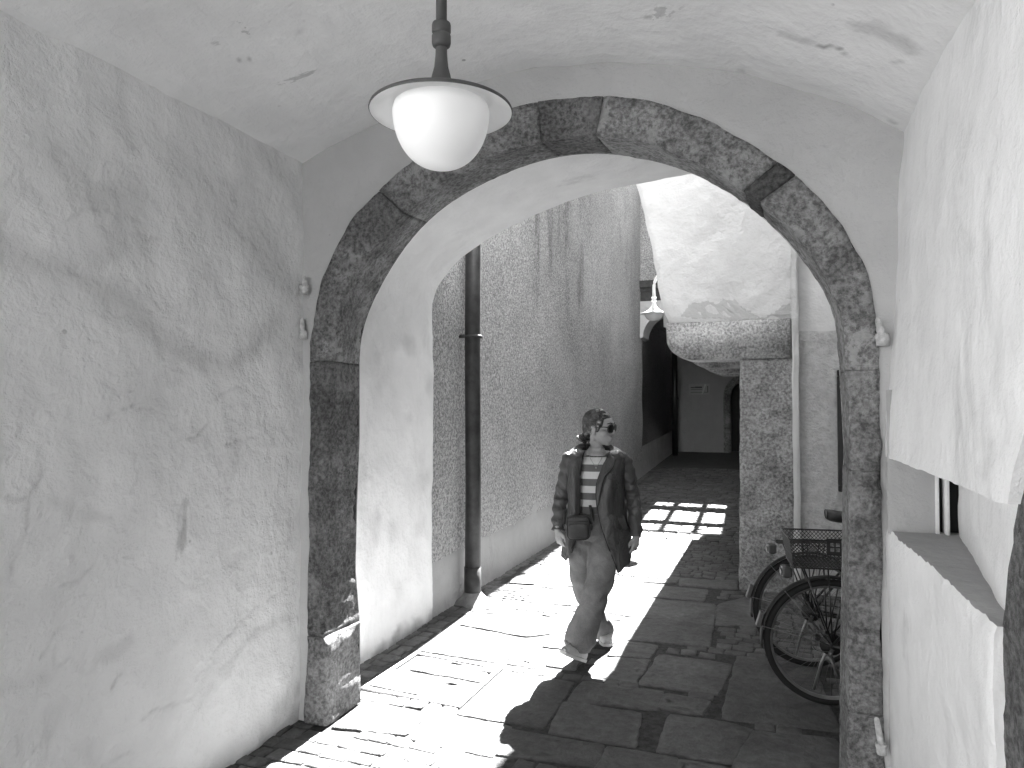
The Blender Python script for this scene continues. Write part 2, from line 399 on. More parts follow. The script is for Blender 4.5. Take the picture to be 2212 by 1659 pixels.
tun = MB(); tun.grid(lambda u, v: (lerp(-2.7, 2.3, u), lerp(15.9, 26, v), gz(lerp(15.9, 26, v)) - .006 + .006*fbm((u*30, v*40, 0), 3)), 60, 80)
o = tun.build('tunnel_floor', M['sett'], kind='structure'); tone_attr(o, [0.0]*len(tun.v))

# metal frame of the stone-filled manhole cover
mh = thing('manhole_cover', kind=''); del mh['kind']
mh['label'] = 'square metal manhole frame filled with paving stone, beside the left pier'; mh['category'] = 'manhole cover'
fr = MB(); zf = .004
for k in range(4):
    a, b = MAN[k], MAN[(k+1) % 4]; c = sum(MAN, Vector((0,0)))/4; w = .028
    i_ = lambda p: p + (c-p).normalized()*w*1.5
    vs = [(*a, -.04), (*b, -.04), (*i_(b), -.04), (*i_(a), -.04), (*a, zf), (*b, zf), (*i_(b), zf), (*i_(a), zf)]
    fr.add(vs, [(0,1,2,3),(7,6,5,4),(0,4,5,1),(1,5,6,2),(2,6,7,3),(3,7,4,0)])
for k in (1, 2):                             # lifting corner plates
    c = sum(MAN, Vector((0,0)))/4; p = MAN[k]; d = (c-p).normalized(); q = p + d*.10
    fr.box((q.x-.045, q.y-.04, -.04), (q.x+.045, q.y+.04, .006), .003)
fr.build('frame', simple('galvanised_steel', .33, .5, .2, 20, .002), mh, smooth=False)
gt = thing('drain_grate', label='square iron drain grating in the sunlit paving by the downpipe', category='drain')
gr = MB(); A, B, C_, D = [Vector((*p, 0)) for p in (GRT[3], GRT[2], GRT[1], GRT[0])]
def gp(u, v, z): p = A*(1-u)*(1-v)+B*u*(1-v)+C_*u*v+D*(1-u)*v; return (p.x, p.y, z)
def qbar(u0, u1, v0, v1, z0=-.010, z1=.004):
    vs = [gp(u0,v0,z0),gp(u1,v0,z0),gp(u1,v1,z0),gp(u0,v1,z0),gp(u0,v0,z1),gp(u1,v0,z1),gp(u1,v1,z1),gp(u0,v1,z1)]
    gr.add(vs, [(0,3,2,1),(4,5,6,7),(0,1,5,4),(1,2,6,5),(2,3,7,6),(3,0,4,7)])
for u0, u1 in ((0,.09),(.29,.34),(.51,.56),(.72,.77),(.93,1.0)): qbar(u0, u1, 0, 1)
for v0, v1 in ((0,.08),(.285,.325),(.505,.545),(.725,.765),(.94,1.0)): qbar(.0, 1, v0, v1, -.010, .002)
gr.build('grating', simple('worn_iron', .15, .55, .2, 30, .003), gt, smooth=False)

# ------------------------------------------------------------------ the stone arch: measured outline (outer edge, arris, back edge)
YF, YB, AC = 3.19, 3.52, Vector((-0.98, 1.95))
OUT = [(672,735),(680,678),(687.4,627.5),(713,562),(742,503.8),(778.4,452.9),(814.8,416.5),(898.5,342),(1000,276),(1104.3,235.3),(1166.4,219),(1253,211.7),(1322.6,206.7),(1377,214),(1414.4,222.8),(1523.6,260.5),(1600,304),(1664,338.5),(1725,384),(1797,460),(1843,532),(1877,593),(1890,660),(1895,735)]
ARR = [(722,735),(727.5,696.6),(749,631),(785.7,562),(822,511),(869,467.4),(934.8,407),(967.6,383.7),(1042,343),(1116.7,318),(1181,307),(1240.8,296),(1290.4,294.8),(1354.8,298.5),(1414,313.4),(1447.6,329),(1531,365),(1584.5,403),(1634,433.5),(1687,468),(1736.6,536),(1771,585.6),(1798,631),(1822,690),(1833,755)]
BCK = [(778,735),(796.6,671),(814.8,634.8),(847.5,576.6),(909.4,492.9),(967.6,442),(1044,398.3),(1131.3,360),(1204,340),(1313,332.8),(1386,343.7),(1504.6,380),(1584.5,422),(1638,464),(1733,563),(1782,631),(1806,690),(1818,755)]
def polar(px, Y):
    r = []
    for p in px:
        d = Vector(on_y(*p, Y)) - AC; r.append((math.atan2(d.y, -d.x), d.length))   # 0 at the left springing, pi at the right
    r = sorted(r); n_ = 240; raw = [interp(r, math.pi*i/n_) for i in range(n_+1)]; sm_ = []
    for i in range(n_+1):
        s_ = w_ = 0.0
        for k in range(-20, 21):
            j = i+k; v = raw[j] if 0 <= j <= n_ else (2*raw[0]-raw[-j] if j < 0 else 2*raw[n_]-raw[2*n_-j]); g_ = math.exp(-(k/8.0)**2); s_ += v*g_; w_ += g_
        sm_.append((math.pi*i/n_, s_/w_))
    return sm_
PO, PA, PB = polar(OUT, YF), polar(ARR, YF), polar(BCK, YB)
def at_th(tab, th): r = interp(tab, th); return (AC.x - math.cos(th)*r, AC.y + math.sin(th)*r)
xl_o = [(0, on_y(657,1545,YF)[0]), (.45, on_y(665,1370,YF)[0]), (1.3, on_y(668,1000,YF)[0]), (1.95, at_th(PO,0)[0])]
xl_a = [(0, on_y(706,1560,YF)[0]-.006), (.42, -2.240), (.50, -2.276), (.75, -2.290), (1.1, -2.284), (1.5, -2.250), (1.95, at_th(PA,0)[0])]
xl_b = [(0, on_y(779,1490,YB)[0]), (.45, on_y(777,1370,YB)[0]), (.75, on_y(768,1200,YB)[0]), (1.1, on_y(771,1100,YB)[0]), (1.5, on_y(777,900,YB)[0]), (1.95, at_th(PB,0)[0])]
xr_o = [(0, on_y(1905,1659,YF)[0]+.01), (.8, on_y(1906,1400,YF)[0]), (1.5, on_y(1903,980,YF)[0]), (1.95, at_th(PO,math.pi)[0])]
xr_a = [(0, on_y(1829,1650,YF)[0]), (.45, on_y(1830,1480,YF)[0]), (1.5, on_y(1834,970,YF)[0]), (1.95, at_th(PA,math.pi)[0])]
xr_b = [(0, on_y(1813,1650,YB)[0]), (.5, on_y(1815,1490,YB)[0]), (1.5, on_y(1822,970,YB)[0]), (1.95, at_th(PB,math.pi)[0])]
def station(s):                            # s in 0..1 left jamb, 1..2 arch, 2..3 right jamb
    if s <= 1: z = 1.95*s; return [(interp(t, z), z) for t in (xl_o, xl_a, xl_b)]
    if s < 2: th = (s-1)*math.pi; return [at_th(t, th) for t in (PO, PA, PB)]
    z = 1.95*(3-s); return [(interp(t, z), z) for t in (xr_o, xr_a, xr_b)]
def section(s, k, edge):
    (ox, oz), (ax, az), (bx, bz) = station(s)
    pts = [(ox, 3.34, oz)]
    for u in (0, .15, .32, .5, .68, .84, .94): pts.append((lerp(ox,ax,u), YF, lerp(oz,az,u)))
    inx, inz = (bx-ax), (bz-az)
    pts.append((lerp(ox,ax,.985), YF+.010, lerp(oz,az,.985)))
    for w in (.06, .2, .36, .52, .68, .84, .94, 1.0): pts.append((lerp(ax,bx,w), lerp(YF,YB,w), lerp(az,bz,w)))
    o = []
    dx, dz = (ax-ox), (az-oz); L = math.hypot(dx, dz); dx /= L; dz /= L
    for i, (x, y, z) in enumerate(pts):
        a = fbm((x*5+k, y*5, z*5), 4)*.007 + fbm((x*22, y*22, z*22+k), 3)*.0045
        front = 1.0 if i <= 7 else 0.35; sof = 0.0 if i <= 6 else (0.6 if i <= 8 else 1.0)
        ch = max(0.0, fbm((x*13+5, y*13, z*13+k*2), 3)) * (.014 if 6 <= i <= 9 else .004)   # chipped arris
        dep = a - ch - edge*.004*(1+fbm((x*9, y*9, z*9+k), 2))
        if i >= 1: y -= dep*front; x += dx*dep*sof; z += dz*dep*sof
        if i == 1: e = fbm((x*7, 3, z*7), 4)*.010; x += dx*e; z += dz*e
        o.append((x, y, z))
    return o
arch = thing('stone_archway', label='dark rough stone arch framing the sunlit passage', category='archway')
tones_arch = 0
JT = [0, .235, .985]
tj = [1 + (lambda d: math.atan2(d.y, -d.x))(Vector(on_y(*p, YF)) - AC)/math.pi for p in ((862,452),(1163,240),(1297,240),(1652,395))]
JT += tj[:3] + [tj[3]-.010, tj[3]+.014] + [2.06, 2.27, 2.77, 3.0]
for k in range(len(JT)-1):
    s0, s1 = JT[k], JT[k+1]; m = max(8, int((s1-s0)*130)); b = MB()
    secs = []
    for i in range(m+1):
        t = i/m; e = min(t, 1-t)*m; ed = 1.0 if (e < .5 and s0 > 0 and s1 < 3) else 0.0
        if (i == 0 and s0 == 0) or (i == m and s1 == 3): ed = 0
        gap = .0012 if i in (0, m) else 0
        secs.append(section(lerp(s0+.0005, s1-.0005, t), k*7.3, ed))
    w = len(secs[0]); b.add(sum(secs, []), [(i*w+j, i*w+j+1, (i+1)*w+j+1, (i+1)*w+j) for i in range(m) for j in range(w-1)])
    b.f += [tuple(range(w-1,-1,-1)), tuple(m*w+j for j in range(w))]
    arcst = 1 <= (s0+s1)/2 <= 2
    b.build('voussoir' if arcst else 'jamb_stone', M['darkjoint'] if k == 6 else M['keystone'] if k == 4 else (M['stone'] if arcst else M['pier']), arch)
jb = MB(); jb.grid(lambda u, v: [(lambda S: (lerp(S[0][0],S[2][0],v)+ (0), lerp(YF+.05,YB,v), lerp(S[0][1],S[2][1],v)))([(p[0]+(q[0]-p[0])*-.09, p[1]+(q[1]-p[1])*-.09) for p, q in zip(station(u*3), [station(u*3)[2]]*3)])][0], 160, 4)
jb.build('mortar', M['joint'], arch)

# ------------------------------------------------------------------ plaster wall round the arch
def rect_pt(s):
    x, z = station(s)[0]
    if s <= 1: return (-3.3, z)
    if s >= 2: return (2.6, z)
    d = Vector((x, z)) - AC; t = 1e9
    if d.x < 0: t = min(t, (-3.3-AC.x)/d.x)
    if d.x > 0: t = min(t, (2.6-AC.x)/d.x)
    if d.y > 1e-4: t = min(t, (4.3-AC.y)/d.y)
    return (AC.x + d.x*t, AC.y + d.y*t)
S_ = [i/26 for i in range(26)] + [1 + i/130 for i in range(130)] + [2 + i/26 for i in range(27)]
S_.append(1 + (math.pi - math.atan2(4.3-AC.y, 3.58))/math.pi if False else 1 + math.atan2(4.3-AC.y, AC.x+3.3)/math.pi); S_.append(1 + (math.pi-math.atan2(4.3-AC.y, 2.6-AC.x))/math.pi); S_.sort()
sp = MB(); UU = [0,.004,.01,.02,.03,.045,.065,.09,.12,.16,.2,.25,.3,.37,.45,.55,.7,.85,1]
def spf(i, j):
    s = S_[i]; (x0, z0) = station(s)[0]; x1, z1 = rect_pt(s); u = UU[j]; x, z = lerp(x0,x1,u), lerp(z0,z1,u)
    lip = .018*math.exp(-u*40)              # plaster feathers out against the stone
    return (x, 3.196 + .014 - lip*.5 + fbm((x*2.2, 7, z*2.2), 4)*.010 + fbm((x*11, 3, z*11), 3)*.003, z)
n = len(S_); vs = [spf(i, j) for j in range(len(UU)) for i in range(n)]
sp.add(vs, [(j*n+i, j*n+i+1, (j+1)*n+i+1, (j+1)*n+i) for j in range(len(UU)-1) for i in range(n-1)])
bk = [(*station(s)[2], ) for s in S_]; rc = [rect_pt(s) for s in S_]
sp.add([(x, YB-.005, z) for x, z in bk] + [(x, YB-.005, z) for x, z in rc], [(i+1, i, n+i, n+i+1) for i in range(n-1)])
sp.add([(x, 3.2, z) for x, z in rc] + [(x, YB-.005, z) for x, z in rc], [(i, i+1, n+i+1, n+i) for i in range(n-1)])
sp.build('arch_wall', M['spandrel'], label='grey plastered end wall around the stone arch', category='wall')

# ------------------------------------------------------------------ left wall of the near room, with its stains
XL = -2.42
def poly_x(pts): return [on_x(*p, XL) for p in pts]
STN = [(poly_x([(-30,500),(60,565),(190,605),(300,690),(400,765),(500,788),(560,745),(590,690)]), .055, .75), (poly_x([(190,605),(205,560),(260,525)]), .03, .5),
       (poly_x([(545,520),(600,580),(650,650),(660,740)]), .10, .6), (poly_x([(120,340),(150,400),(200,430),(290,415)]), .06, .55), (poly_x([(200,430),(260,470),(240,530)]), .06, .5),
       (poly_x([(380,360),(470,420),(520,510)]), .09, .35), (poly_x([(280,400),(300,470),(310,520)]), .07, .45), (poly_x([(655,345),(660,500),(662,700)]), .035, .45), (poly_x([(560,330),(640,400),(655,480)]), .06, .4),
       (poly_x([(395,1085),(398,1130),(392,1200)]), .008, 1.0), (poly_x([(640,1490),(600,1530),(655,1545)]), .05, .9), (poly_x([(20,1490),(60,1480),(100,1470)]), .03, .6), (poly_x([(110,1080),(160,1110),(230,1120)]), .02, .4),
       (poly_x([(700,1300),(560,1360),(480,1450)]), .012, .35), (poly_x([(225,1420),(260,1400),(280,1380)]), .02, .4)]
CRK = [poly_x(c) for c in ([(0,1080),(55,1072),(87,1032),(96,1018)],[(225,898),(240,887),(273,876),(313,880),(349,892)],[(469,860),(491,849),(517,836)],[(411,945),(429,943),(447,927),(469,907)],
 [(491,963),(527,949),(567,941),(597,943)],[(287,978),(286,1032),(275,1072)],[(203,1225),(170,1257),(139,1271)],[(94,1418),(132,1361),(174,1352),(182,1371)],[(118,1402),(125,1444),(156,1423),(174,1444),(208,1455),(210,1416)],
 [(264,1455),(240,1489)],[(597,1286),(555,1316),(514,1354),(479,1382),(465,1399),(455,1416)],[(434,1489),(410,1507),(358,1527),(319,1541),(305,1552)],[(69,1635),(80,1618),(108,1607),(111,1583)],[(423,1458),(441,1451),(451,1441)],
 [(219,1656),(264,1632),(281,1625)],[(387,1097),(384,1150),(381,1205)],[(20,1250),(40,1180),(60,1130),(62,1060)],[(300,470),(318,515),(345,520)],[(500,480),(545,520),(590,600)],[(330,640),(380,700),(440,760)],[(140,480),(170,455),(230,450)])]
def crack_at(p):
    v = 0.0; q = (p[0] + fbm((p[0]*14, p[1]*14, 3), 3)*.016, p[1] + fbm((p[0]*14, p[1]*14, 8), 3)*.016)
    for c in CRK:
        if not (min(t_[0] for t_ in c)-.06 < p[0] < max(t_[0] for t_ in c)+.06 and min(t_[1] for t_ in c)-.06 < p[1] < max(t_[1] for t_ in c)+.06): continue
        d = min(dseg(q, c[i], c[i+1]) for i in range(len(c)-1)); v = max(v, math.exp(-(d/.0065)**2)*(.35+.65*min(1, max(0, .5+1.6*fbm((p[0]*5, p[1]*5, 1), 3)))))
    return v
def dseg(p, a, b):
    ax, ay = b[0]-a[0], b[1]-a[1]; L = ax*ax+ay*ay; t = 0 if L == 0 else max(0, min(1, ((p[0]-a[0])*ax+(p[1]-a[1])*ay)/L))
    return math.hypot(p[0]-a[0]-ax*t, p[1]-a[1]-ay*t)
def stain_at(p):
    v = 0.0
    for pts, w, a in STN:
        if min(abs(p[0]-q[0]) for q in pts) > .9: continue
        d = min(dseg(p, pts[i], pts[i+1]) for i in range(len(pts)-1)) + fbm((p[0]*6, p[1]*6, w*50), 3)*.035
        v = max(v, a*math.exp(-(max(d, 0)/w)**2))
    return v
lw = MB(); NU, NV = 220, 300
def lwf(u, v):
    y, z = lerp(.7, 3.26, u), lerp(-.05, 3.9, v)
    ck_ = crack_at((y, z)); rg = max(0, fbm((y*1.1, 4, z*1.1), 2)); foot = .05*math.exp(-max(z,0)*6)        # the wall swells a little at its foot
    return (XL + fbm((1, y*1.3, z*1.3), 4)*.022 + fbm((5, y*4, z*4), 4)*.008 + fbm((5, y*17, z*17), 3)*.006*rg - ck_*.0055 - foot*.2, y, z)
lw.grid(lwf, NU, NV, flip=False); st_ = [max(stain_at((v[1], v[2])), crack_at((v[1], v[2]))*.85) for v in lw.v]
nb = len(lw.v); lw.box((-3.3, .7, -.05), (-2.5, 3.2, 4.3)); lw.box((-3.3, -2.6, 2.85), (XL, .7, 4.3)); st_ += [0]*16  # wall left open behind the camera, an added gap lighting the right wall
o = lw.build('side_wall', M['wall'], label='left wall of lumpy grey plaster crossed by a dark diagonal stain', category='wall')
o.data.attributes.new('stain', 'FLOAT', 'POINT').data.foreach_set('value', st_)

# ------------------------------------------------------------------ vault over the near room
VP = [on_y(*p, 3.2) for p in [(662,345),(700,320),(768,287),(850,248),(930,213),(1008,185),(1080,163),(1152,146),(1300,135),(1371,136),(1480,141),(1600,152),(1675.7,177),(1770.8,207),(1854.5,235.8),(1923,272),(1957,285)]]
VP = [(VP[0][0]-.12, VP[0][1]-.05)] + VP + [(VP[-1][0]+.12, VP[-1][1]-.06)]
va = MB(); va.grid(lambda u, v: (lambda x, y: (x, y, interp(VP, x) + fbm((x*1.2, y*1.2, 9), 4)*.014 + fbm((x*6, y*6, 2), 3)*.003))(lerp(VP[0][0], VP[-1][0], u), lerp(-1.6, 3.26, v)), 190, 210, flip=True)
va.box((-3.3, -1.6, 3.5), (1.6, 3.2, 4.3)); va.box((-3.3, -2.6, 3.1), (1.6, -1.6, 4.3))
def on_vault(px, py):
    z = 3.1
    for _ in range(5): x, y = on_g(px, py, z); z = interp(VP, x)
    return (x, y)
VST = [([on_vault(*p) for p in c], w, a) for c, w, a in (([(1865,62),(1900,66),(1935,90),(1952,100)], .040, 1.0), ([(1745,90),(1775,98),(1808,107)], .012, 2.6), ([(1690,72),(1715,80),(1738,88)], .020, .8), ([(520,133),(538,128)], .012, 1.2),
    ([(1380,32),(1400,35)], .008, 1.2), ([(640,70),(655,64)], .008, 1.0), ([(1960,95),(1955,120),(1935,140)], .006, .8), ([(1600,148),(1612,156)], .014, .9), ([(1925,262),(1935,268)], .016, 1.0))]
def vst(p):
    q = (p[0] + fbm((p[0]*16, p[1]*16, 2), 3)*.02, p[1] + fbm((p[0]*16, p[1]*16, 6), 3)*.02); v = 0.0
    for c, w, a in VST:
        if abs(p[0]-c[0][0]) < .6 and abs(p[1]-c[0][1]) < .6: v = max(v, a*math.exp(-(min(dseg(q, c[i], c[i+1]) for i in range(len(c)-1))/w)**4))
    return v
vo = va.build('vaulted_ceiling', M['vault'], label='pale plaster barrel vault overhead with a few flaked patches', category='ceiling'); vo.data.attributes.new('stain', 'FLOAT', 'POINT').data.foreach_set('value', [vst(v) for v in va.v])

# ------------------------------------------------------------------ right wall with its splayed window niche
def xr(y, z): return .405 + .07*max(0, min(1.4, (z-1.45)))/1.3 + .045*max(0, (3.2-y))/1.4
nw = thing('niche_wall', label='pale plastered right wall with a splayed window niche', category='wall')
uw = MB()
def uwf(u, v):
    z = lerp(1.485, 3.3, v); y0 = max(-1.6, 1.88 - .38*(z-1.2)) if z < 3.3 else -1.6
    y = lerp(3.25, y0, u); x = xr(y, z) + fbm((2, y*1.7, z*1.7), 4)*.012 + fbm((7, y*8, z*8), 3)*.004
    e = (1-v)*60; x += .012*math.exp(-e) if False else 0
    return (x, y, z + (fbm((y*5, 1, 0), 3)*.006 if v == 0 else 0))
nu, nv = 90, 90; uw.grid(uwf, nu, nv, flip=True)
top = len(uw.v)
bot = [uw.v[i] for i in range(nu+1)]; uw.add(bot + [(1.0, p[1], p[2]) for p in bot], [(i, i+1, nu+1+i+1, nu+1+i) for i in range(nu)])      # underside
end = [uw.v[j*(nu+1)+nu] for j in range(nv+1)]; uw.add(end + [(p[0]+.075, p[1]+.012, p[2]) for p in end], [(j, j+1, nv+1+j+1, nv+1+j) for j in range(nv)])
uw.build('upper_wall', M['wall_right'], nw)
lo = MB()
def lof(u, v):
    y, z = lerp(3.25, 1.88, u), lerp(-.05, 1.2, v); e = min(v, .08)/.08; e2 = min(1-v, .03)/.03; e3 = min(1-u, .012)/.012
    rr = .010*(1-e2)**2 + .006*(1-e3)**2
    return (xr(y, 1.4) - .004 + rr + fbm((2, y*2+9, z*2), 4)*.008 + fbm((7, y*8, z*8), 3)*.0035, y + .006*(1-e3)**2, z + (fbm((y*9, 2, 1), 3)*.008 + fbm((y*34, 2, 1), 3)*.007 if v > .96 else 0))
lo.grid(lof, 70, 70, flip=True)
t0 = [lo.v[70*71+i] for i in range(71)]
def spx(y): return lerp(.64, .487, (3.12-y)/(3.12-1.88))
tp = [t0] + [[(lerp(p[0], max(p[0]+.004, spx(min(p[1],3.12))+.01), w), p[1], lerp(p[2], 1.2, min(1, w*4)) + fbm((p[1]*6, w*4, 3), 3)*.003) for p in t0] for w in (.08,.2,.35,.5,.65,.8,1)]
sl_ = MB(); sl_.add(sum(tp, []), [(k*71+i, k*71+i+1, (k+1)*71+i+1, (k+1)*71+i) for k in range(7) for i in range(70)]); sl_.build('sill', M['niche_shade'], nw)
en = [lo.v[j*71+70] for j in range(71)]; lo.add(en + [(p[0]+.09, p[1]+.015, p[2]) for p in en], [(j, j+1, 72+j, 71+j) for j in range(70)])
lo.build('lower_wall', M['wall_right'], nw)
ni = MB()                                   # splayed back of the niche, then the far reveal
ni.grid(lambda u, v: (spx(lerp(3.12, 1.80, u)) + .02*max(0, (u-.93)/.07)**2 + fbm((4, u*5, v*2), 4)*.008, lerp(3.12, 1.80, u), lerp(1.19, 1.75, v)), 40, 14, flip=True)
ni.box((.5905, 3.10, 1.19), (.6055, 3.16, 1.75), .003)
ni.box((.56, 3.105, 1.19), (.572, 3.2, 1.75), .002)
ni.build('niche', M['wall_right'], nw)
nr = MB(); nr.grid(lambda u, v: (lerp(.398, .566, u), 3.117 + fbm((u*3, 8, v*3), 4)*.008, lerp(1.19, 1.75, v)), 12, 14, flip=True); nr.build('niche_cheek', M['niche_shade'], nw)
MB().box((.55, 3.17, 1.1), (.72, 3.19, 1.75)).build('slit_window', M['dark'], nw, smooth=False)
MB().box((1.0, -1.6, -.05), (1.6, 3.2, 4.3)).box((.53, -2.6, -.05), (1.6, -1.6, 4.3)).build('wall_core', M['wall_right'], nw, smooth=False)
ds = MB()
def dsf(u, v):
    y, z = lerp(1.97, -1.6, u), lerp(-.05, 3.2, v); y = lerp(1.90 - .38*max(0, z-1.2), -1.6, u); return (xr(y, z) + .022 + fbm((1, y*4, z*4), 4)*.006 + fbm((3, y*15, z*15), 3)*.006, y, z)
ds.grid(dsf, 120, 110, flip=True); ds.build('door_surround', M['doorstone'], label='rough brown-grey stone door surround at the right edge', category='door surround')

# ------------------------------------------------------------------ old iron hinge pins left in the plaster
def pintle(name, pos, face, ln, lean, lab, sc=1.0, pin_up=True):
    t = thing(name, pos, face, label=lab, category='hinge', group='old iron hinge pins in the plaster')
    b = MB(); b.grid(lambda u, v: tuple(Vector((0,-.012*sc,0)) + Vector((.022*sc*math.cos(u*6.283)*(1+.25*fbm((u*3,v*3,ln),3)), .026*sc*math.sin(u*6.283)*(1+.2*fbm((u*3,v*4,5),3)), lerp(-.014,.03,v)*sc))), 16, 6, cu=True)
    b.f += [tuple(range(15,-1,-1)), tuple(6*16+i for i in range(16))]
    b.build('bracket', M['painted_iron'], t)
    p = MB(); p.tube([(0,-.02*sc,.02*sc),(lean*.4,-.022*sc,ln*.5),(lean,-.022*sc,ln)], [.0145*sc,.0135*sc,.011*sc], 12); p.ball((lean,-.022*sc,ln), .011*sc, nu=10, nv=6)
    p.build('pin', M['painted_iron'], t)
    return t
ya, za = on_x(651, 632, XL); pintle('hinge_pin', (XL+.03, ya-.03, za), R(75), .07, -.006, 'whitewashed iron hook bent flat, upper of two beside the left springing', 1.05)
xb, zb = on_y(657, 727, 3.2); pintle('hinge_pin', (xb, 3.2, zb), R(10), .085, 0, 'whitewashed hinge pin standing in its bracket, lower of two beside the left springing', 1.0)
xc, zc = on_y(1908, 740, 3.2); pintle('hinge_pin', (xc-.004, 3.19, zc), R(-10), .085, -.012, 'whitewashed hinge pin on a blocky bracket high beside the right springing', 1.15)
xd, zd = on_y(1903, 1618, 3.16); pintle('hinge_pin', (xd, 3.16, zd), R(0), .12, -.016, 'chipped leaning hinge pin low on the right pier', .9)

# ------------------------------------------------------------------ plastered passage behind the arch
XPL, XPR = -2.55, 2.0
def pprof(t):                               # 0..1 left wall, 1..2 vault, 2..3 right wall
    if t <= 1: return (XPL, lerp(-.05, 2.40, t))
    if t >= 3: return (XPR, -.05)
    if t >= 2: return (XPR, lerp(2.40, -.05, t-2))
    th = (t-1)*math.pi; c = (XPL+XPR)/2; return (c - math.cos(th)*(XPR-XPL)/2, 2.40 + .9*math.sin(th)**.93)
pv = MB()
def pvf(u, v):
    x, z = pprof(u*3); y = lerp(3.5, 5.07, v); f = fbm((x*1.8, y*1.8, z*1.8), 4)*.016 + fbm((x*8, y*8, z*8), 3)*.004
    dx, dz = (XPL+XPR)/2 - x, 1.6 - z; L = math.hypot(dx, dz); k = max(0, v-.97)/.03
    return (x - dx/L*(-f) - dx/L*.02*k*k, y, z + dz/L*f - dz/L*.02*k*k)
pv.grid(pvf, 240, 44, flip=True)
rim = [pv.v[44*241+i] for i in range(241)]
def frect(p):
    if p[2] < 2.2: return (-3.2 if p[0] < 0 else 6.0, 5.07, p[2])
    d = Vector((p[0]+.3, p[2]-2.2)); t = 1e9
    if abs(d.x) > 1e-5: t = min(t, ((-3.2 if d.x < 0 else 6.0)+.3)/d.x)
    if d.y > 1e-5: t = min(t, (7.6-2.2)/d.y)
    return (-.3+d.x*t, 5.07, 2.2+d.y*t)
pv2 = MB(); rr = [frect(p) for p in rim]
pv2.add(rim + rr, [(i, i+1, 241+i+1, 241+i) for i in range(240)])
pv2.box((-3.2, 3.55, 3.55), (6.0, 5.0, 7.6))
pv2.box((2.06, 3.53, -.05), (2.6, 5.04, 3.4)); pv2.box((-3.2, 3.53, -.05), (-2.62, 5.04, 3.5))
t = thing('passage_vault', label='bright plastered passage and shallow vault just behind the stone arch', category='vault')
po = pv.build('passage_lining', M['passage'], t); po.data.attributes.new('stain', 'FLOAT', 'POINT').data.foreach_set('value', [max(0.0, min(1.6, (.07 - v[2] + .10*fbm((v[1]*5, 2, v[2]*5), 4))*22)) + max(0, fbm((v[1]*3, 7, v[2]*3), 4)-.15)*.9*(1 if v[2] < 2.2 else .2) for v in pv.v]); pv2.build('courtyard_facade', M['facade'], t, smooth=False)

# ------------------------------------------------------------------ pebbledashed building on the left
XW = -2.57
pb = thing('pebbledash_house', label='tall pebbledash house wall with a smooth plinth along the left of the alley', category='building')
w = MB()
def pbf(u, v):
    y, z = lerp(5.05, 14.4, u), lerp(0, 7.6, v); zl = .43 + .012*(y-5) + fbm((y*5, 1, 0), 4)*.03
    z = lerp(zl, 7.6, v); return (XW + fbm((1, y*1.1, z*1.1), 3)*.02 + fbm((2, y*9, z*9), 2)*.004, y, z)
w.grid(pbf, 150, 90, flip=True)
low = [w.v[i] for i in range(151)]; w.add(low + [(p[0]-.05, p[1], p[2]-.01) for p in low], [(i, i+1, 152+i, 151+i) for i in range(150)])
w.box((-6, 5.08, .1), (-2.63, 20.2, 7.6)); w.build('wall', M['pebble'], pb)
pl = MB(); pl.grid(lambda u, v: (lambda y: (XW-.012 + .03*math.exp(-v*14) + fbm((3, y*2, v*2), 4)*.010, y, lerp(-.05, .62, v) + gz(y)*.9))(lerp(5.05, 19.4, u)), 180, 16, flip=True)
pl.build('plinth', M['plinth'], pb)
bo = MB(); bo.box((-2.62, 14.3, 4.15), (-1.98, 15.0, 6.35)); bo.grid(lambda u, v: (lerp(-2.62, -1.97, u), 14.285+fbm((u*4, v*9, 1), 3)*.006, lerp(4.13, 6.35, v)), 10, 40)
bo.build('projecting_bay', M['pebble'], pb)
cp = MB(); cp.box((-2.62, 14.18, 4.0), (-1.93, 15, 4.15), .01); cp.box((-2.62, 14.24, 3.93), (-1.96, 15, 4.0)); cp.prism([(-2.62,3.74),(-1.99,3.74),(-2.05,3.93),(-2.62,3.93)], lambda a, b: (a, 14.27, b), lambda a, b: (a, 15, b))
cp.build('bay_moulding', simple('dark_timber', .06, .7, .3, 12), pb, smooth=False)
pts = [(-2.60,3.74),(-2.02,3.74),(-2.02,3.5)] + [(-2.02 - .5*math.sin(a), 3.02 + .48*math.cos(a)) for a in [i*math.pi/2/10 for i in range(0, 11)]] + [(-2.60,2.98)]
MB().prism(pts, lambda a, b: (a, 14.25, b), lambda a, b: (a, 14.95, b)).build('bracket', M['white'], pb, smooth=False)
# downpipe
dpx, dpy = on_g(1022, 1296); dpx, dpy = -2.452, 5.60
dp = thing('downpipe', (dpx, dpy, 0), label='dark rusty cast-iron downpipe on the pebbledash wall near its corner', category='pipe')
rust = simple('rusty_dark_pipe', .030, .5, .45, 9, .002)
b = MB(); b.tube([(0,0,.06),(.004,0,1.0),(-.004,0,2.2),(0,0,3.0),(.0,0,7.5)], .068, 20); b.tube([(0,0,.0),(0,0,.30)], .073, 20); b.build('pipe', rust, dp)
b = MB(); zc_ = 1.7+(870-727)/1534*6.1; b.tube([(0,0,zc_-.012),(0,0,zc_+.012)], .079, 20); b.tube([(-.01,-.07,zc_),(-.12,-.04,zc_)], .010, 8); b.box((-.09,-.085,zc_-.014),(-.05,-.06,zc_+.014)); b.build('clamp', rust, dp)
b = MB(); b.grid(lambda u, v: (lambda a, r: (r*math.cos(a)+.02*v, r*math.sin(a)-.02*v, lerp(.085, .0, v)*(1 if v < 1 else 1)+.006*(1-v)))(u*6.283, lerp(.073, .155+.02*math.sin(u*6.283*4), v**1.3)), 40, 8, cu=True, flip=True)
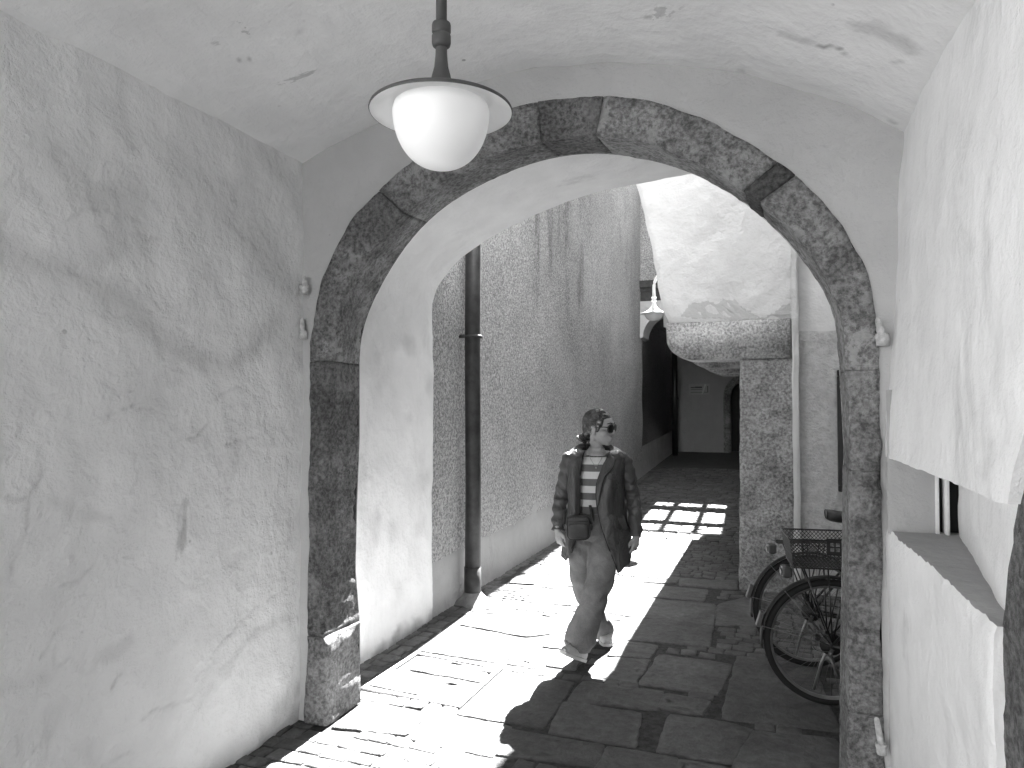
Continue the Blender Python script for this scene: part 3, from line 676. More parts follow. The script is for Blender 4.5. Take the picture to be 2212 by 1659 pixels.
b.build('shoe', simple('lead_skirt', .16, .7, .3, 10, .006), dp)

# ------------------------------------------------------------------ house on corbels to the right of the alley
hs = thing('corbelled_house', label='white plastered upper house carried on granite corbels and a pillar', category='building')
EY = 6.84
ED = [on_y(*p, EY) for p in [(1352,300),(1370,388),(1385,440),(1408,540),(1420,620),(1430,665)]][::-1]      # leaning left edge, bottom to top
xtop = ED[-1][0]
zc0 = on_y(1437,697,EY)[1]; zc1 = on_y(1710,708,EY)[1]
ED = [(on_y(1444,692,EY)[0], zc0)] + ED + [(xtop-.12, 5.2), (xtop-.14, 7.4)]
ww = MB(); NZ = 110
def edx(z): return interp([(q[1], q[0]) for q in ED], z)
def wwf(u, v):
    z = lerp(zc0-.01, 7.4, v); x = lerp(edx(z) + fbm((z*6, 2, 0), 3)*.010, .165, u); rnd = .05*math.exp(-u*45)
    return (x, EY + rnd + fbm((x*2, 4, z*2), 4)*.016 + fbm((x*8, 6, z*8), 3)*.004 + .012*math.exp(-v*90), z)
ww.grid(wwf, 60, NZ); ll = [ww.v[j*61] for j in range(NZ+1)]
ww.add(ll + [(p[0]+.02, 7.32, p[2]) for p in ll], [(j, NZ+1+j, NZ+2+j, j+1) for j in range(NZ)])
bb = [ww.v[i] for i in range(61)]; ww.add(bb + [(p[0], 7.32, p[2]) for p in bb], [(i, i+1, 62+i, 61+i) for i in range(60)])
# torn lower edge of the limewash: a thin raised coat with a ragged outline sits above the granite
ww.build('white_wall', M['white'], hs)
fl = MB()
def flake(pts, y):                            # bare grey render where the limewash has come off
    w_ = [on_y(*p, EY) for p in pts]; fl.prism(w_, lambda a, b: (a, y + fbm((a*2, 4, b*2), 4)*.016 + fbm((a*8, 6, b*8), 3)*.004 + .012*math.exp(-(b-zc0)/(7.4-zc0)*90), b), lambda a, b: (a, EY+.05, b))
def ragged(pts, k, amp=5):
    out = []
    for i in range(len(pts)):
        a, b_ = Vector(pts[i]), Vector(pts[(i+1) % len(pts)]); m = max(2, int((b_-a).length/2.5))
        for j in range(m):
            p = a.lerp(b_, j/m); out.append((p.x + fbm((p.x*.16, p.y*.16, k), 5, .6)*amp, p.y + fbm((p.x*.16, p.y*.16, k+9), 5, .6)*amp))
    return out
flake(ragged([(1478,672),(1492,655),(1530,650),(1548,658),(1562,646),(1590,648),(1602,664),(1622,672),(1640,686),(1600,692),(1540,686),(1500,688),(1470,684)], 1, 4), EY-.003)
flake(ragged([(1625,690),(1660,682),(1690,662),(1706,655),(1708,690),(1680,698),(1640,697)], 3, 4), EY-.003)
fl.build('bare_render', plaster('bare_render', .47, .6, crack=False), hs, smooth=False)
mass = MB(); mass.box((-1.08, 7.30, 2.47), (6, 11.43, 7.4)); mass.box((-.74, 11.43, 2.47), (6, 15.0, 7.4)); mass.box((.14, 7.0, 0), (6, 11.43, 2.47)); mass.box((.17, 6.97, 2.3), (6, 7.4, 7.4)); mass.box((-.30, 7.28, 0), (.2, 11.43, 2.47))  # second upper block is unseen, added to close the light well
mass.build('house_body', M['facade'], hs, smooth=False)
def rock(name, x0, x1, y0, y1, z0, z1, mat, lean=0.0, k=0, par=None):
    b = MB(); bv = .018
    prof = []
    def fn(u, v):
        z = lerp(z0, z1, v); per = u*4; i = int(per) % 4; t = per - int(per)
        c = [(x0,y0),(x1,y0),(x1,y1),(x0,y1)]; a, d = c[i], c[(i+1) % 4]; x, y = lerp(a[0], d[0], t), lerp(a[1], d[1], t)
        cx, cy = (x0+x1)/2, (y0+y1)/2; e = min(t, 1-t); sh = bv*max(0, 1-e/.05)**2 + fbm((x*7+k, y*7, z*7), 4)*.010
        L = math.hypot(x-cx, y-cy); x -= (x-cx)/L*sh; y -= (y-cy)/L*sh
        return (x + lean*(z-z0), y, z)
    b.grid(fn, 80, 50, cu=True); b.f += [tuple(range(79,-1,-1)), tuple(50*80+i for i in range(80))]
    return b.build(name, mat, par)
xa = on_y(1596,1268,EY)[0]; xb_ = on_y(1712,1270,EY)[0]; zt = on_y(1650,775,EY)[1]
rock('pillar', xa, xb_+.03, EY, 7.31, -.05, zt, M['granite'], .012, 1, hs)
def corbel(y0, y1, x_end, par, k=0, mat=None, zbot=None, ztop=None):
    zb_, zt_ = zbot or zt, ztop or zc0; rr = (zt_-zb_)*.56; n = 14; out = [(x_end+.0, zt_), (x_end, zb_+rr)]
    out += [(x_end + .29*(1-math.cos(a)), zb_+rr*(1-math.sin(a))) for a in [i*math.pi/2/n for i in range(1, n+1)]]
    out += [(lerp(x_end+.29, xb_+.012, i/12), zb_) for i in range(1, 13)]; top_ = [(lerp(xb_+.012, x_end, i/20), zt_) for i in range(21)]
    poly = out[1:] + top_; m = len(poly); ny = 8; b = MB(); vs = []
    c = (sum(p[0] for p in poly)/m, sum(p[1] for p in poly)/m)
    for j in range(ny+1):
        y = lerp(y0, y1, j/ny); ins = .012 if j in (0, ny) else 0
        for p in poly:
            f = fbm((p[0]*7+k, y*7, p[1]*7), 4)*.007; L = math.hypot(p[0]-c[0], p[1]-c[1]) or 1
            vs.append((p[0]-(p[0]-c[0])/L*(ins+f), y + fbm((p[0]*6, 3+k, p[1]*6), 3)*.008, p[1]-(p[1]-c[1])/L*(ins+f)))
    b.add(vs, [(j*m+i, (j+1)*m+i, (j+1)*m+(i+1) % m, j*m+(i+1) % m) for j in range(ny) for i in range(m)])
    b.f += [tuple(range(m)), tuple(ny*m+i for i in range(m-1,-1,-1))]
    return b.build('corbel', mat or M['corbel'], par)
xe_ = on_y(1438,720,EY)[0]
corbel(EY-.012, 7.31, xe_, hs, 0)
for i, y in enumerate((8.35, 9.9, 11.0)): corbel(y, y+.42, xe_-.0, hs, i+3, M['granite'])
# white strip and rough-cast bay beside the pillar, with a black framed case
x1_, x2_ = on_y(1712,900,EY)[0], on_y(1726,900,EY)[0]
sb = MB(); sb.grid(lambda u, v: (lerp(x1_, x2_+.004, u)+fbm((0, 3, v*22), 4)*.008, EY-.006+.02*u*u+fbm((u*4, 1, v*9), 3)*.006, lerp(-.05, 7.4, v)), 5, 120); sb.build('limewash_strip', M['white'], hs)
zr = on_y(1770,715,6.92)[1]
rw = MB(); rw.grid(lambda u, v: (lerp(x2_, 2.5, u), 6.92+fbm((u*9, 5, v*9), 4)*.012+fbm((u*50, 5, v*50), 3)*.005, lerp(-.05, zr+fbm((u*14,0,0),3)*.01, v)), 90, 90); rw.build('roughcast', M['rough'], hs)
rs = MB(); rs.grid(lambda u, v: (lerp(x2_, 2.5, u), 6.945+fbm((u*5, 5, v*8), 4)*.008, lerp(zr-.03, 7.4, v)), 30, 60); rs.build('smooth_render', plaster('upper_render', .60, .6, stain=.1), hs)
wx, wz1 = on_y(1808,799,6.86); wz0 = on_y(1808,1062,6.86)[1]
fr = MB(); T = .055
for a, b_ in (((wx,wz0),(wx+.95,wz0+T)),((wx,wz1-T),(wx+.95,wz1)),((wx,wz0+T),(wx+T,wz1-T)),((wx+.9,wz0+T),(wx+.95,wz1-T))): fr.box((a[0],6.84,a[1]),(b_[0],6.93,b_[1]),.006)
zm = on_y(1820,930,6.86)[1]; fr.box((wx+T,6.87,zm-.018),(wx+.9,6.925,zm+.018))
f_o = fr.build('case_frame', M['black'], hs, smooth=False)
MB().box((wx+.03,6.90,wz0+.03),(wx+.92,6.912,wz1-.03)).build('case_pane', simple('dusty_glass', .12, .25, .1), f_o, smooth=False)

rc2 = MB(); rc2.box((2.4, 5.0, -.05), (2.9, 7.0, 7.4)); rc2.build('courtyard_wall', M['facade'], smooth=False, label='plain plastered wall closing the yard on the right', category='wall')

# lamp on a swan neck behind the white wall
lx, ly = -1.66, 10.3; lz = 1.70 + (870-668)/F*10.22
wl = thing('wall_lamp', (lx, ly, lz), label='white swan-neck lamp with a round glass bowl, half behind the white wall', category='lamp'); wl.scale = (1.05, 1.05, 1.05)
enam = simple('white_enamel', .78, .35, .05)
b = MB(); arc = [(0,0,.15),(0,0,.30)] + [(.15-.15*math.cos(a), 0, .30+.20*math.sin(a)) for a in [i*math.pi/2/8 for i in range(1, 9)]] + [(.56,0,.50)]
b.tube(arc, .022, 10); b.build('arm', enam, wl)
MB().lathe([(.0,.175),(.034,.175),(.034,.150),(.026,.145),(.026,.138),(.034,.133),(.034,.110),(.02,.105)], 20).build('collar', enam, wl)
sh = MB(); sh.lathe([(.022,.11),(.028,.07),(.045,.03),(.075,-.005),(.12,-.032),(.185,-.052),(.187,-.058),(.18,-.06),(.12,-.05),(.09,-.045)], 36); sh.build('shade', enam, wl)
gb = MB(); gb.lathe([(.128,-.045),(.130,-.06),(.125,-.085),(.108,-.115),(.08,-.14),(.045,-.155),(.0,-.16)], 32); gb.build('glass_bowl', simple('opal_glass_far', .5, .2, .02), wl)

# ------------------------------------------------------------------ covered end of the alley
ry = 15.0
ew = thing('covered_passage', label='dark covered passage closing the far end of the alley', category='building')
b = MB(); b.box((-2.62, ry, 3.45), (2.4, 20.2, 3.80)); b.box((.35, 11.4, -.05), (1.0, 20.2, 3.45)); b.box((-.80, ry+.02, 3.80), (2.4, ry+1.2, 6.9)); b.build('roof', M['tunnel'], ew, smooth=False)  # tall box on the roof edge is unseen, added to bound the light patch
fy = on_g(1463, 968)[1]
fy = 19.25; fz = gz(fy)
b = MB(); dx0 = on_y(1578, 900, fy)[0]; ds0 = on_y(1563, 900, fy)[0]; zd = on_y(1590,822,fy)[1]
b.grid(lambda u, v: (lerp(-2.6, ds0, u), fy + fbm((u*4, 2, v*4), 4)*.01, lerp(fz-.1, 3.5, v)), 30, 40)
b.box((-3.2, fy+.06, fz-.1), (ds0, fy+.4, 3.6)); b.box((-3.2, fy+.9, -.1), (3.0, fy+1.1, 3.9)); b.box((dx0+1.0, fy, -.1), (dx0+1.2, fy+1, 3.6)); EWB = b
aw = .42; cxd = dx0+aw
ins = [(dx0, fz-.05), (dx0, zd-.42)] + [(cxd-aw*math.cos(a), zd-.42+.42*math.sin(a)) for a in [i*math.pi/16 for i in range(1, 16)]] + [(cxd+aw, zd-.42), (cxd+aw, fz-.05)]
tw = dx0-ds0
ou = [(ds0, fz-.05), (ds0, zd-.42)] + [(cxd-(aw+tw)*math.cos(a), zd-.42+(.42+tw)*math.sin(a)) for a in [i*math.pi/16 for i in range(1, 16)]] + [(cxd+aw+tw, zd-.42), (cxd+aw+tw, fz-.05)]
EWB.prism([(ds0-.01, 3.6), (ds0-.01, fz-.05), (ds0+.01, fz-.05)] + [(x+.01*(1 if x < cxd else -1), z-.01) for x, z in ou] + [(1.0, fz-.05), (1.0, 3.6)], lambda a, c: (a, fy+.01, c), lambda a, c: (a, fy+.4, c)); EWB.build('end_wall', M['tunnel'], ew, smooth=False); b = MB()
n = len(ins); yy = (fy-.02, fy-.02, fy+.35)
b.add([(x, fy-.02, z) for x, z in ou] + [(x, fy-.02, z) for x, z in ins] + [(x, fy+.4, z) for x, z in ins], [(k*n+i, k*n+i+1, k*n+n+i+1, k*n+n+i) for k in range(2) for i in range(n-1)])
b.build('door_arch', M['granite'], ew)
MB().box((dx0-.05, fy+.42, fz-.1), (cxd+aw+.1, fy+.46, zd+.1)).build('door', M['dark'], ew, smooth=False)
sx0, sz1 = on_y(1488, 829, fy-.02); sx1, sz0 = on_y(1533, 852.5, fy-.02)
sg = thing('wall_sign', (sx0, fy-.014, sz0), label='small grey rectangular sign on the far wall of the covered passage', category='sign'); SW, SH = sx1-sx0, sz1-sz0
MB().box((0,0,0),(SW,.025,SH),.003).build('board', simple('sign_board', .28, .5, .05), sg, smooth=False)
b = MB()
b.box((.045,-.004,SH*.60),(SW*.28,.002,SH*.70)); b.box((SW*.29,-.004,SH*.60),(SW*.64,.002,SH*.74)); b.box((.045,-.004,SH*.46),(SW*.64,.002,SH*.50)); b.box((.045,-.004,SH*.20),(SW*.66,.002,SH*.24)); b.box((SW*.74,-.004,SH*.2),(SW*.93,.002,SH*.24)); b.box((SW*.89,-.004,SH*.24),(SW*.93,.002,SH*.8))
b.build('lettering', simple('sign_ink', .06, .6), sg, smooth=False)
MB().prism([(SW*.60,SH*.05),(SW*.66,SH*.05),(SW*.84,SH*.93),(SW*.76,SH*.93)], lambda a, b: (a, -.003, b), lambda a, b: (a, .002, b)).build('slash_mark', simple('sign_light', .42, .5), sg, smooth=False)
p2 = thing('downpipe', (-2.44, 18.3, gz(18.3)), label='thin black downpipe in the far corner of the covered passage', category='pipe')
MB().tube([(0,0,0),(0,0,3.0)], .075, 14).tube([(0,0,1.42),(0,0,1.46)], .09, 14).build('pipe', M['black'], p2)
# unseen timber screen added on the roof edge to cast the lattice shadow
scr = thing('shadow_screen', (0, ry+.06, 0), label='unseen timber screen added on the covered passage roof to cast a lattice shadow', category='screen')
wood = simple('weathered_timber', .2, .8, .25, 10, .004)
for z0, z1 in ((4.12,4.52),(5.32,5.57),(6.0,6.09)): MB().box((-2.0,-.03,z0),(-.79,.03,z1),.005).build('rail', wood, scr, smooth=False)
for x0, x1 in ((-2.02,-1.93),(-1.66,-1.56),(-1.225,-1.125),(-.86,-.79)): MB().box((x0,-.025,3.80),(x1,.025,6.0),.004).build('post', wood, scr, smooth=False)

# ------------------------------------------------------------------ hanging lamp
lt = Vector((-.94, 1.90)); 
d = ray(953, 238); tt = 2.10 / math.sqrt(1); fw = Vector((-math.sin(YAW), math.cos(YAW), 0)); tt = 2.10 / d.dot(fw)
LP = Vector((0, 0, CAM_H)) + d*tt
pd = thing('pendant_lamp', LP, label='big grey enamel pendant lamp with a white glass bowl hanging under the vault', category='lamp')
ztop = interp(VP, LP.x) - LP.z + .03
MB().tube([(0,0,.24),(0,0,ztop)], .0165, 20).build('rod', M['lampmetal'], pd)
MB().lathe([(.0,.262),(.027,.262),(.0285,.256),(.0285,.237),(.0265,.232),(.0235,.230),(.0265,.227),(.0285,.224),(.0285,.203),(.026,.194),(.019,.188),(.0,.188)], 36).build('collar', M['lampmetal'], pd)
sh = MB(); sh.lathe([(.017,.195),(.0175,.17),(.021,.13),(.030,.095),(.044,.065),(.066,.042),(.11,.030),(.165,.016),(.206,.004),(.212,.0),(.214,-.006),(.212,-.010)], 72)
sh.build('shade', M['lampmetal'], pd)
rf = MB(); rf.lathe([(.211,-.0095),(.206,-.006),(.195,-.002),(.17,.010),(.150,.013),(.14,.014),(.05,.020)], 72); rf.build('reflector', simple('white_enamel_inside', .86, .3, .04, 6), pd)
gl = NT('opal_glass'); gl.b.inputs['Emission Color'].default_value = G(1.0); gl.b.inputs['Emission Strength'].default_value = GLOW
gm = gl.done(.93, .4, None, spec=.5)
gb = MB(); gb.lathe([(.140,.010)] + [(.144*math.cos(a)**.86, -.006-.170*math.sin(a)) for a in [i*math.pi/2/24 for i in range(24)]] + [(.004,-.176)], 64); gb.f.append(tuple(len(gb.v)-64+i for i in range(64))); gb.build('glass_bowl', gm, pd)

# ------------------------------------------------------------------ behind the photographer: added unseen wall, its gateway sized for fill light
bw = MB(); bw.box((-3.3, -2.9, -.05), (-2.35, -2.6, 4.3)); bw.box((.35, -2.9, -.05), (1.6, -2.6, 4.3)); bw.box((-2.35, -2.9, 2.75), (.35, -2.6, 4.3)); bw.build('rear_light_wall', M['tunnel'], smooth=False, label='unseen wall added behind the photographer, its wide gateway sized for fill light', category='wall')

# ------------------------------------------------------------------ light
EL, AZ = R(47), R(1.55)
wd = bpy.data.worlds.new('World'); scn.world = wd; wd.use_nodes = True; nt = wd.node_tree; bg = nt.nodes['Background']
sky = nt.nodes.new('ShaderNodeTexSky'); sky.sky_type = 'NISHITA'; sky.sun_disc = False; sky.sun_elevation = EL; sky.sun_rotation = -AZ
bwn = nt.nodes.new('ShaderNodeRGBToBW'); nt.links.new(sky.outputs[0], bwn.inputs[0]); nt.links.new(bwn.outputs[0], bg.inputs['Color']); bg.inputs['Strength'].default_value = SKY
sd = bpy.data.lights.new('sun', 'SUN'); so = bpy.data.objects.new('sun', sd); COL.objects.link(so); sd.energy = SUN; sd.angle = R(0.53); sd.color = (1, 1, 1)
so.rotation_euler = Vector((math.sin(AZ)*math.cos(EL), -math.cos(AZ)*math.cos(EL), -math.sin(EL))).to_track_quat('-Z', 'Y').to_euler(); so.location = (0, 20, 20)
vs_ = scn.view_settings; scn.display_settings.display_device = 'sRGB'; vs_.view_transform = 'Standard'; vs_.look = 'None'; vs_.gamma = 1.0; vs_.use_curve_mapping = False; vs_.exposure = EXPO
cy = scn.cycles; cy.use_denoising = True; cy.max_bounces = 12; cy.diffuse_bounces = 7; cy.glossy_bounces = 4; cy.sample_clamp_indirect = 8.0; cy.use_adaptive_sampling = False
scn.render.film_transparent = False
# ------------------------------------------------------------------ the walking woman (local frame: x image-right, y away, z up)
PZ, PX = 4.80, 1275.0
_x0 = (PX - CX)/F*PZ
ploc = Vector((math.cos(YAW)*_x0 - math.sin(YAW)*PZ, math.sin(YAW)*_x0 + math.cos(YAW)*PZ, 0))
def P(px, py, v=0.0):                       # v = metres towards the camera
    z = PZ - v; return Vector(((px-CX)/F*z - _x0, -v, CAM_H - (py-870)/F*z))
who = thing('person', ploc, YAW, label='woman in a dark open jacket, striped top and wide jeans, walking and looking aside', category='person')
skin = simple('skin', .33, .5, .06, 30, .0006); hairm = simple('dark_hair', .030, .27, .4, 60, .003, spec=1.0)
jack = NT('jacket_cloth'); _c = jack.math('MULTIPLY', jack.ramp(jack.noise(6, 4), .3, .7, .85, 1.15), .066)
jackm = jack.done(_c, .42, jack.bump(jack.math('ADD', jack.math('MULTIPLY', jack.noise(8, 3, .55, 1.0, jack.scaled((1, 1, .55))), .035), jack.math('MULTIPLY', jack.noise(26, 2, .5, .5), .004)), 1.0), spec=.4)
jn = NT('denim'); _n = jn.noise(5, 4, .6, .3); _c = jn.math('MULTIPLY', jn.ramp(_n, .3, .7, .8, 1.25), .165)
_c = jn.math('MULTIPLY', _c, jn.ramp(jn.noise(240, 2), .3, .7, .88, 1.12))
denim = jn.done(_c, .85, jn.bump(jn.math('ADD', jn.math('MULTIPLY', jn.noise(5, 2, .5, .8, jn.scaled((1.2, 1.2, .9), (0, .5, 0))), .022), jn.math('MULTIPLY', jn.noise(30, 3), .002)), 1.0), spec=.2)
leather = simple('dark_leather', .045, .42, .15, 20, .002)
shoe_m = simple('off_white_shoe', .42, .6, .12, 16, .003); sole_m = simple('shoe_sole', .5, .7, .1)
# --- body: one continuous surface
HC = P(1296, 925, .0)                        # head centre, between the ears
hd = Matrix.Rotation(R(-90-35), 3, 'Z')      # face points +Y in head space -> 35 degrees to the right of the camera... set below
FACE = R(57)                                 # turn from the camera towards image-right
fwd = Vector((math.sin(FACE), -math.cos(FACE), 0)); rgt = Vector((-fwd.y, fwd.x, 0)) * -1
HM = Matrix((rgt, fwd, Vector((0, 0, 1)))).transposed()
HM = HM @ Matrix.Rotation(R(-3), 3, 'X')
def H(x, y, z): return HC + HM @ Vector((x, y, z))
bd = MB()
def hb(x, y, z, rx, ry, rz, rot=None): bd.ball(H(x, y, z), (rx, ry, rz), HM if rot is None else HM @ rot, 28, 18)
hb(0, -.022, .035, .073, .094, .082); hb(0, .018, -.028, .064, .072, .075); hb(0, .036, -.065, .050, .050, .045); hb(0, .058, -.094, .024, .024, .021)
hb(0, .052, .030, .060, .040, .048)          # forehead
for sx in (-1, 1):
    hb(sx*.040, .050, -.026, .027, .030, .026); hb(sx*.044, .004, -.066, .014, .034, .024); hb(sx*.030, .074, .022, .026, .014, .010)
    hb(sx*.032, .070, .004, .014, .012, .010)
    er = Matrix.Rotation(R(sx*-18), 3, 'Z') @ Matrix.Rotation(R(-12), 3, 'X')
    hb(sx*.073, -.012, -.012, .008, .019, .031, er); hb(sx*.076, -.016, .006, .009, .016, .014, er); hb(sx*.070, -.006, -.034, .006, .008, .010, er)
bd.chain([H(0, .084, .016), H(0, .096, -.006), H(0, .105, -.022)], [.0095, .0105, .0125]); hb(.010, .096, -.028, .009, .010, .008); hb(-.010, .096, -.028, .009, .010, .008)
hb(0, .084, -.054, .023, .013, .0065); hb(0, .083, -.066, .020, .013, .0075); hb(0, .078, -.078, .022, .012, .010)
bd.chain([H(0, -.028, -.045), P(1290, 968, .01), P(1287, 992, -.01)], [.052, .050, .060], 20)
for sx in (-1, 1): bd.chain([H(sx*.040, -.022, -.040), H(sx*.044, -.022, -.085), P(1287+sx*12, 984, .01)], [.030, .030, .040], 16)
bd.chain([P(1287, 990, -.01), P(1287, 1030, .0), P(1285, 1085, .0), P(1280, 1130, .0)], [(.15, .085), (.145, .095), (.115, .085), (.14, .10)], 24)
ARM_L = [P(1230, 996, .0), P(1221, 1030, .0), P(1211, 1070, -.01), P(1206, 1108, .03), P(1205, 1143, .06)]
ARM_R = [P(1345, 997, .0), P(1357, 1030, .0), P(1366, 1070, -.01), P(1371, 1112, .03), P(1372, 1156, .05)]
for A_, r_ in ((ARM_L, [.042,.036,.028,.026,.024]), (ARM_R, [.042,.036,.028,.026,.024])): bd.chain(A_, r_, 16)
bd.chain([P(1285, 988, -.01), P(1240, 992, -.01)], [.055, .05]); bd.chain([P(1290, 988, -.01), P(1336, 992, -.01)], [.055, .05])
KN1, AN1 = P(1290, 1262, .13), P(1254, 1390, .15); KN2, AN2 = P(1264, 1271, -.07), P(1303, 1372, -.32)
bd.chain([P(1297, 1135, .0), P(1300, 1195, .06), KN1, P(1274, 1330, .14), AN1], [.082, .068, .05, .045, .034], 18)
bd.chain([P(1262, 1135, -.01), P(1257, 1195, -.02), KN2, P(1286, 1328, -.20), AN2], [.082, .064, .05, .045, .034], 18)
def hand(wrist, axis, palm_n, side, curl, sc=1.0):
    """axis: wrist->knuckles, palm_n: direction the palm faces, side: towards the thumb."""
    ax = axis.normalized(); pn = (palm_n - ax*palm_n.dot(ax)).normalized(); sd = ax.cross(pn).normalized()
    if sd.dot(side) < 0: sd = -sd
    B = lambda a, s_, n: wrist + (ax*a + sd*s_ + pn*n)*sc
    bd.chain([B(-.03,0,0), B(.02,0,0)], [.025*sc, .026*sc], 12)
    for s_ in (-.028, -.010, .009, .028): bd.chain([B(.012, s_*.7, 0), B(.082-.10*abs(s_-.004)*.9, s_, .004)], [.0135*sc, .0115*sc], 10)
    bd.ball(B(.045, 0, .002), (.03*sc, .03*sc, .03*sc), None, 10, 8)
    for i, (s_, L) in enumerate(((.030, .068), (.0105, .076), (-.0105, .071), (-.030, .055))):
        a0 = .084 - .10*abs(s_-.004)*.9; ang = R(12 + 5*i)*curl; pts = [B(a0, s_, .004)]; p = Vector((a0, .004)); 
        for seg in (.45, .31, .24):
            ang += R(15 + 4*i)*curl; p = p + Vector((math.cos(ang), math.sin(ang)))*L*seg; pts.append(B(p.x, s_*1.08, p.y))
        bd.chain(pts, [.0098*sc, .0092*sc, .0085*sc, .0072*sc], 10)
    bd.chain([B(.012, .022, .006), B(.040, .044, .018), B(.068, .050, .026), B(.090, .046, .032)], [.016*sc, .0125*sc, .0105*sc, .0082*sc], 10)
hand(P(1205, 1146, .065), Vector((.12, -.10, -1)), Vector((.85, .45, .1)), Vector((.3, -1, 0)), 1.25, .92)
hand(P(1373, 1160, .055), Vector((-.16, -.06, -1)), Vector((-.75, .55, .1)), Vector((-.6, -1, 0)), 1.25, .95)
for an, toe in ((AN1, P(1222, 1400, .26)), (AN2, P(1302, 1384, -.24))): bd.chain([an, (an+toe)/2 - Vector((0,0,.01)), toe], [.034, .032, .024], 12)
body = bd.build('body', skin, who); mod(body, 'REMESH', mode='VOXEL', voxel_size=.0042, use_smooth_shade=True); mod(body, 'SMOOTH', factor=.5, iterations=3)
# --- hair: close cap swept back into a low bun
ha = MB()
def hh(x, y, z, rx, ry, rz, rot=None): ha.ball(H(x, y, z), (rx, ry, rz), HM if rot is None else HM @ rot, 26, 16)
hh(0, -.034, .040, .081, .096, .087); hh(0, -.060, .000, .074, .066, .075); hh(0, .000, .070, .064, .070, .047); hh(.052, -.006, .042, .029, .058, .048); hh(-.052, -.006, .042, .029, .058, .048)
hh(0, -.100, -.062, .034, .030, .030); hh(.004, -.128, -.072, .036, .034, .032); hh(0, -.075, -.040, .055, .045, .045)
hh(.066, .010, .005, .012, .020, .030); hh(-.066, .010, .005, .012, .020, .030)
lpm = MB(); lpm.ball(H(0, .0885, -.0535), (.0205, .0098, .0042), HM, 20, 10); lpm.ball(H(0, .0880, -.0655), (.0175, .0098, .0050), HM, 20, 10)
lpm.build('lips', simple('lips', .26, .4, .05), who)
brw = MB()
for sx in (-1, 1): brw.tube([H(sx*.012, .096, .036), H(sx*.032, .090, .042), H(sx*.052, .074, .036)], [.003, .0042, .002], 6)
brw.build('eyebrows', hairm, who)
hair = ha.build('hair', hairm, who); mod(hair, 'REMESH', mode='VOXEL', voxel_size=.0045, use_smooth_shade=True); mod(hair, 'SMOOTH', factor=.5, iterations=3)
hs_ = MB(); rs_ = random.Random(3)
for i in range(300):                         # loose strands combed back over the cap
    a = rs_.uniform(-1.75, 1.75); y0 = rs_.uniform(-.03, .070)*math.cos(a*.9); pts = []
    for k in range(6):
        t = k/5; yy = lerp(y0, -.118, t); zz = .040 + .090*math.cos(a)*(1 - .1*t) - .11*t**2.0*(.9 if abs(a) < .8 else .55) - .01*t; xx = .083*math.sin(a)*math.sqrt(max(.02, 1-((yy+.034)/.105)**2)) if t < .92 else .03*math.sin(a)
        if t > .75: xx *= lerp(1, .4, (t-.75)/.25)
        q = Vector((xx, yy+.0, zz)); c = Vector((0, -.026, .040)); d_ = q - c; L = math.sqrt((d_.x/.083)**2 + (d_.y/.098)**2 + (d_.z/.087)**2)
        if t < .8: q = c + d_/L*(1.0+rs_.uniform(.0, .05)+.018*math.sin(t*9+a*5))
        pts.append(H(*q))
    hs_.tube(smooth_pts(pts, 11), [.0012]+[.0021]*3+[.0026]*4+[.002, .0014, .0008], 5)
for i in range(34):                          # curls of the bun
    a = rs_.uniform(0, 6.28); b_ = rs_.uniform(-1, 1); c = Vector((.004, -.128, -.072)); pts = []
    for k in range(7):
        t = k/6*3.4; n_ = Vector((math.cos(a+t)*.038, math.sin(a+t)*.036*math.cos(b_), math.sin(a+t)*.034*math.sin(b_)+.012*b_)); pts.append(H(*(c + n_*(1.0+rs_.uniform(-.05, .14)))))
    hs_.tube(smooth_pts(pts, 12), .0026, 5)
for i in range(9):
    x = rs_.uniform(-.03, .03); hs_.tube([H(x, -.08, -.07), H(x*1.3+rs_.uniform(-.01,.01), -.085+rs_.uniform(-.01,.01), -.11), H(x*1.5, -.08, -.135-rs_.uniform(0,.02))], [.002, .0016, .0006], 5)
hs_.build('loose_strands', hairm, hair)
# --- sunglasses
sg_ = MB(); ln = MB()
for sx in (-1, 1):
    c = Vector((sx*.034, .094, .004)); nrm = Vector((sx*.22, 1, -.05)).normalized(); ux = nrm.cross(Vector((0,0,1))).normalized(); uz = ux.cross(nrm)
    def ovl(a, r=1.0): return c + ux*math.cos(a)*0.0305*r*(1 - .06*math.sin(a)) + uz*math.sin(a)*0.0275*r
    sg_.loop([H(*ovl(k*6.2832/24)) for k in range(24)], .0042, 8)
    vs = [H(*c + nrm*.004) if False else H(*(c+nrm*.004))] + [H(*ovl(k*6.2832/24)) for k in range(24)]; ln.add(vs, [(0, 1+k, 1+(k+1) % 24) for k in range(24)])
    vs = [H(*(c-nrm*.002))] + [H(*(ovl(k*6.2832/24)-nrm*.002)) for k in range(24)]; ln.add(vs, [(0, 1+(k+1) % 24, 1+k) for k in range(24)])
    sg_.tube([H(sx*.060, .086, .014), H(sx*.072, .060, .014), H(sx*.079, .0, .008), H(sx*.079, -.03, -.006)], [.0038, .0034, .003, .0026], 8)
sg_.tube([H(-.009, .103, .008), H(0, .107, .010), H(.009, .103, .008)], .003, 8)
gfr = sg_.build('sunglasses', simple('glasses_frame', .02, .3), who); ln.build('lens', simple('dark_lens', .012, .08, spec=.7), gfr)
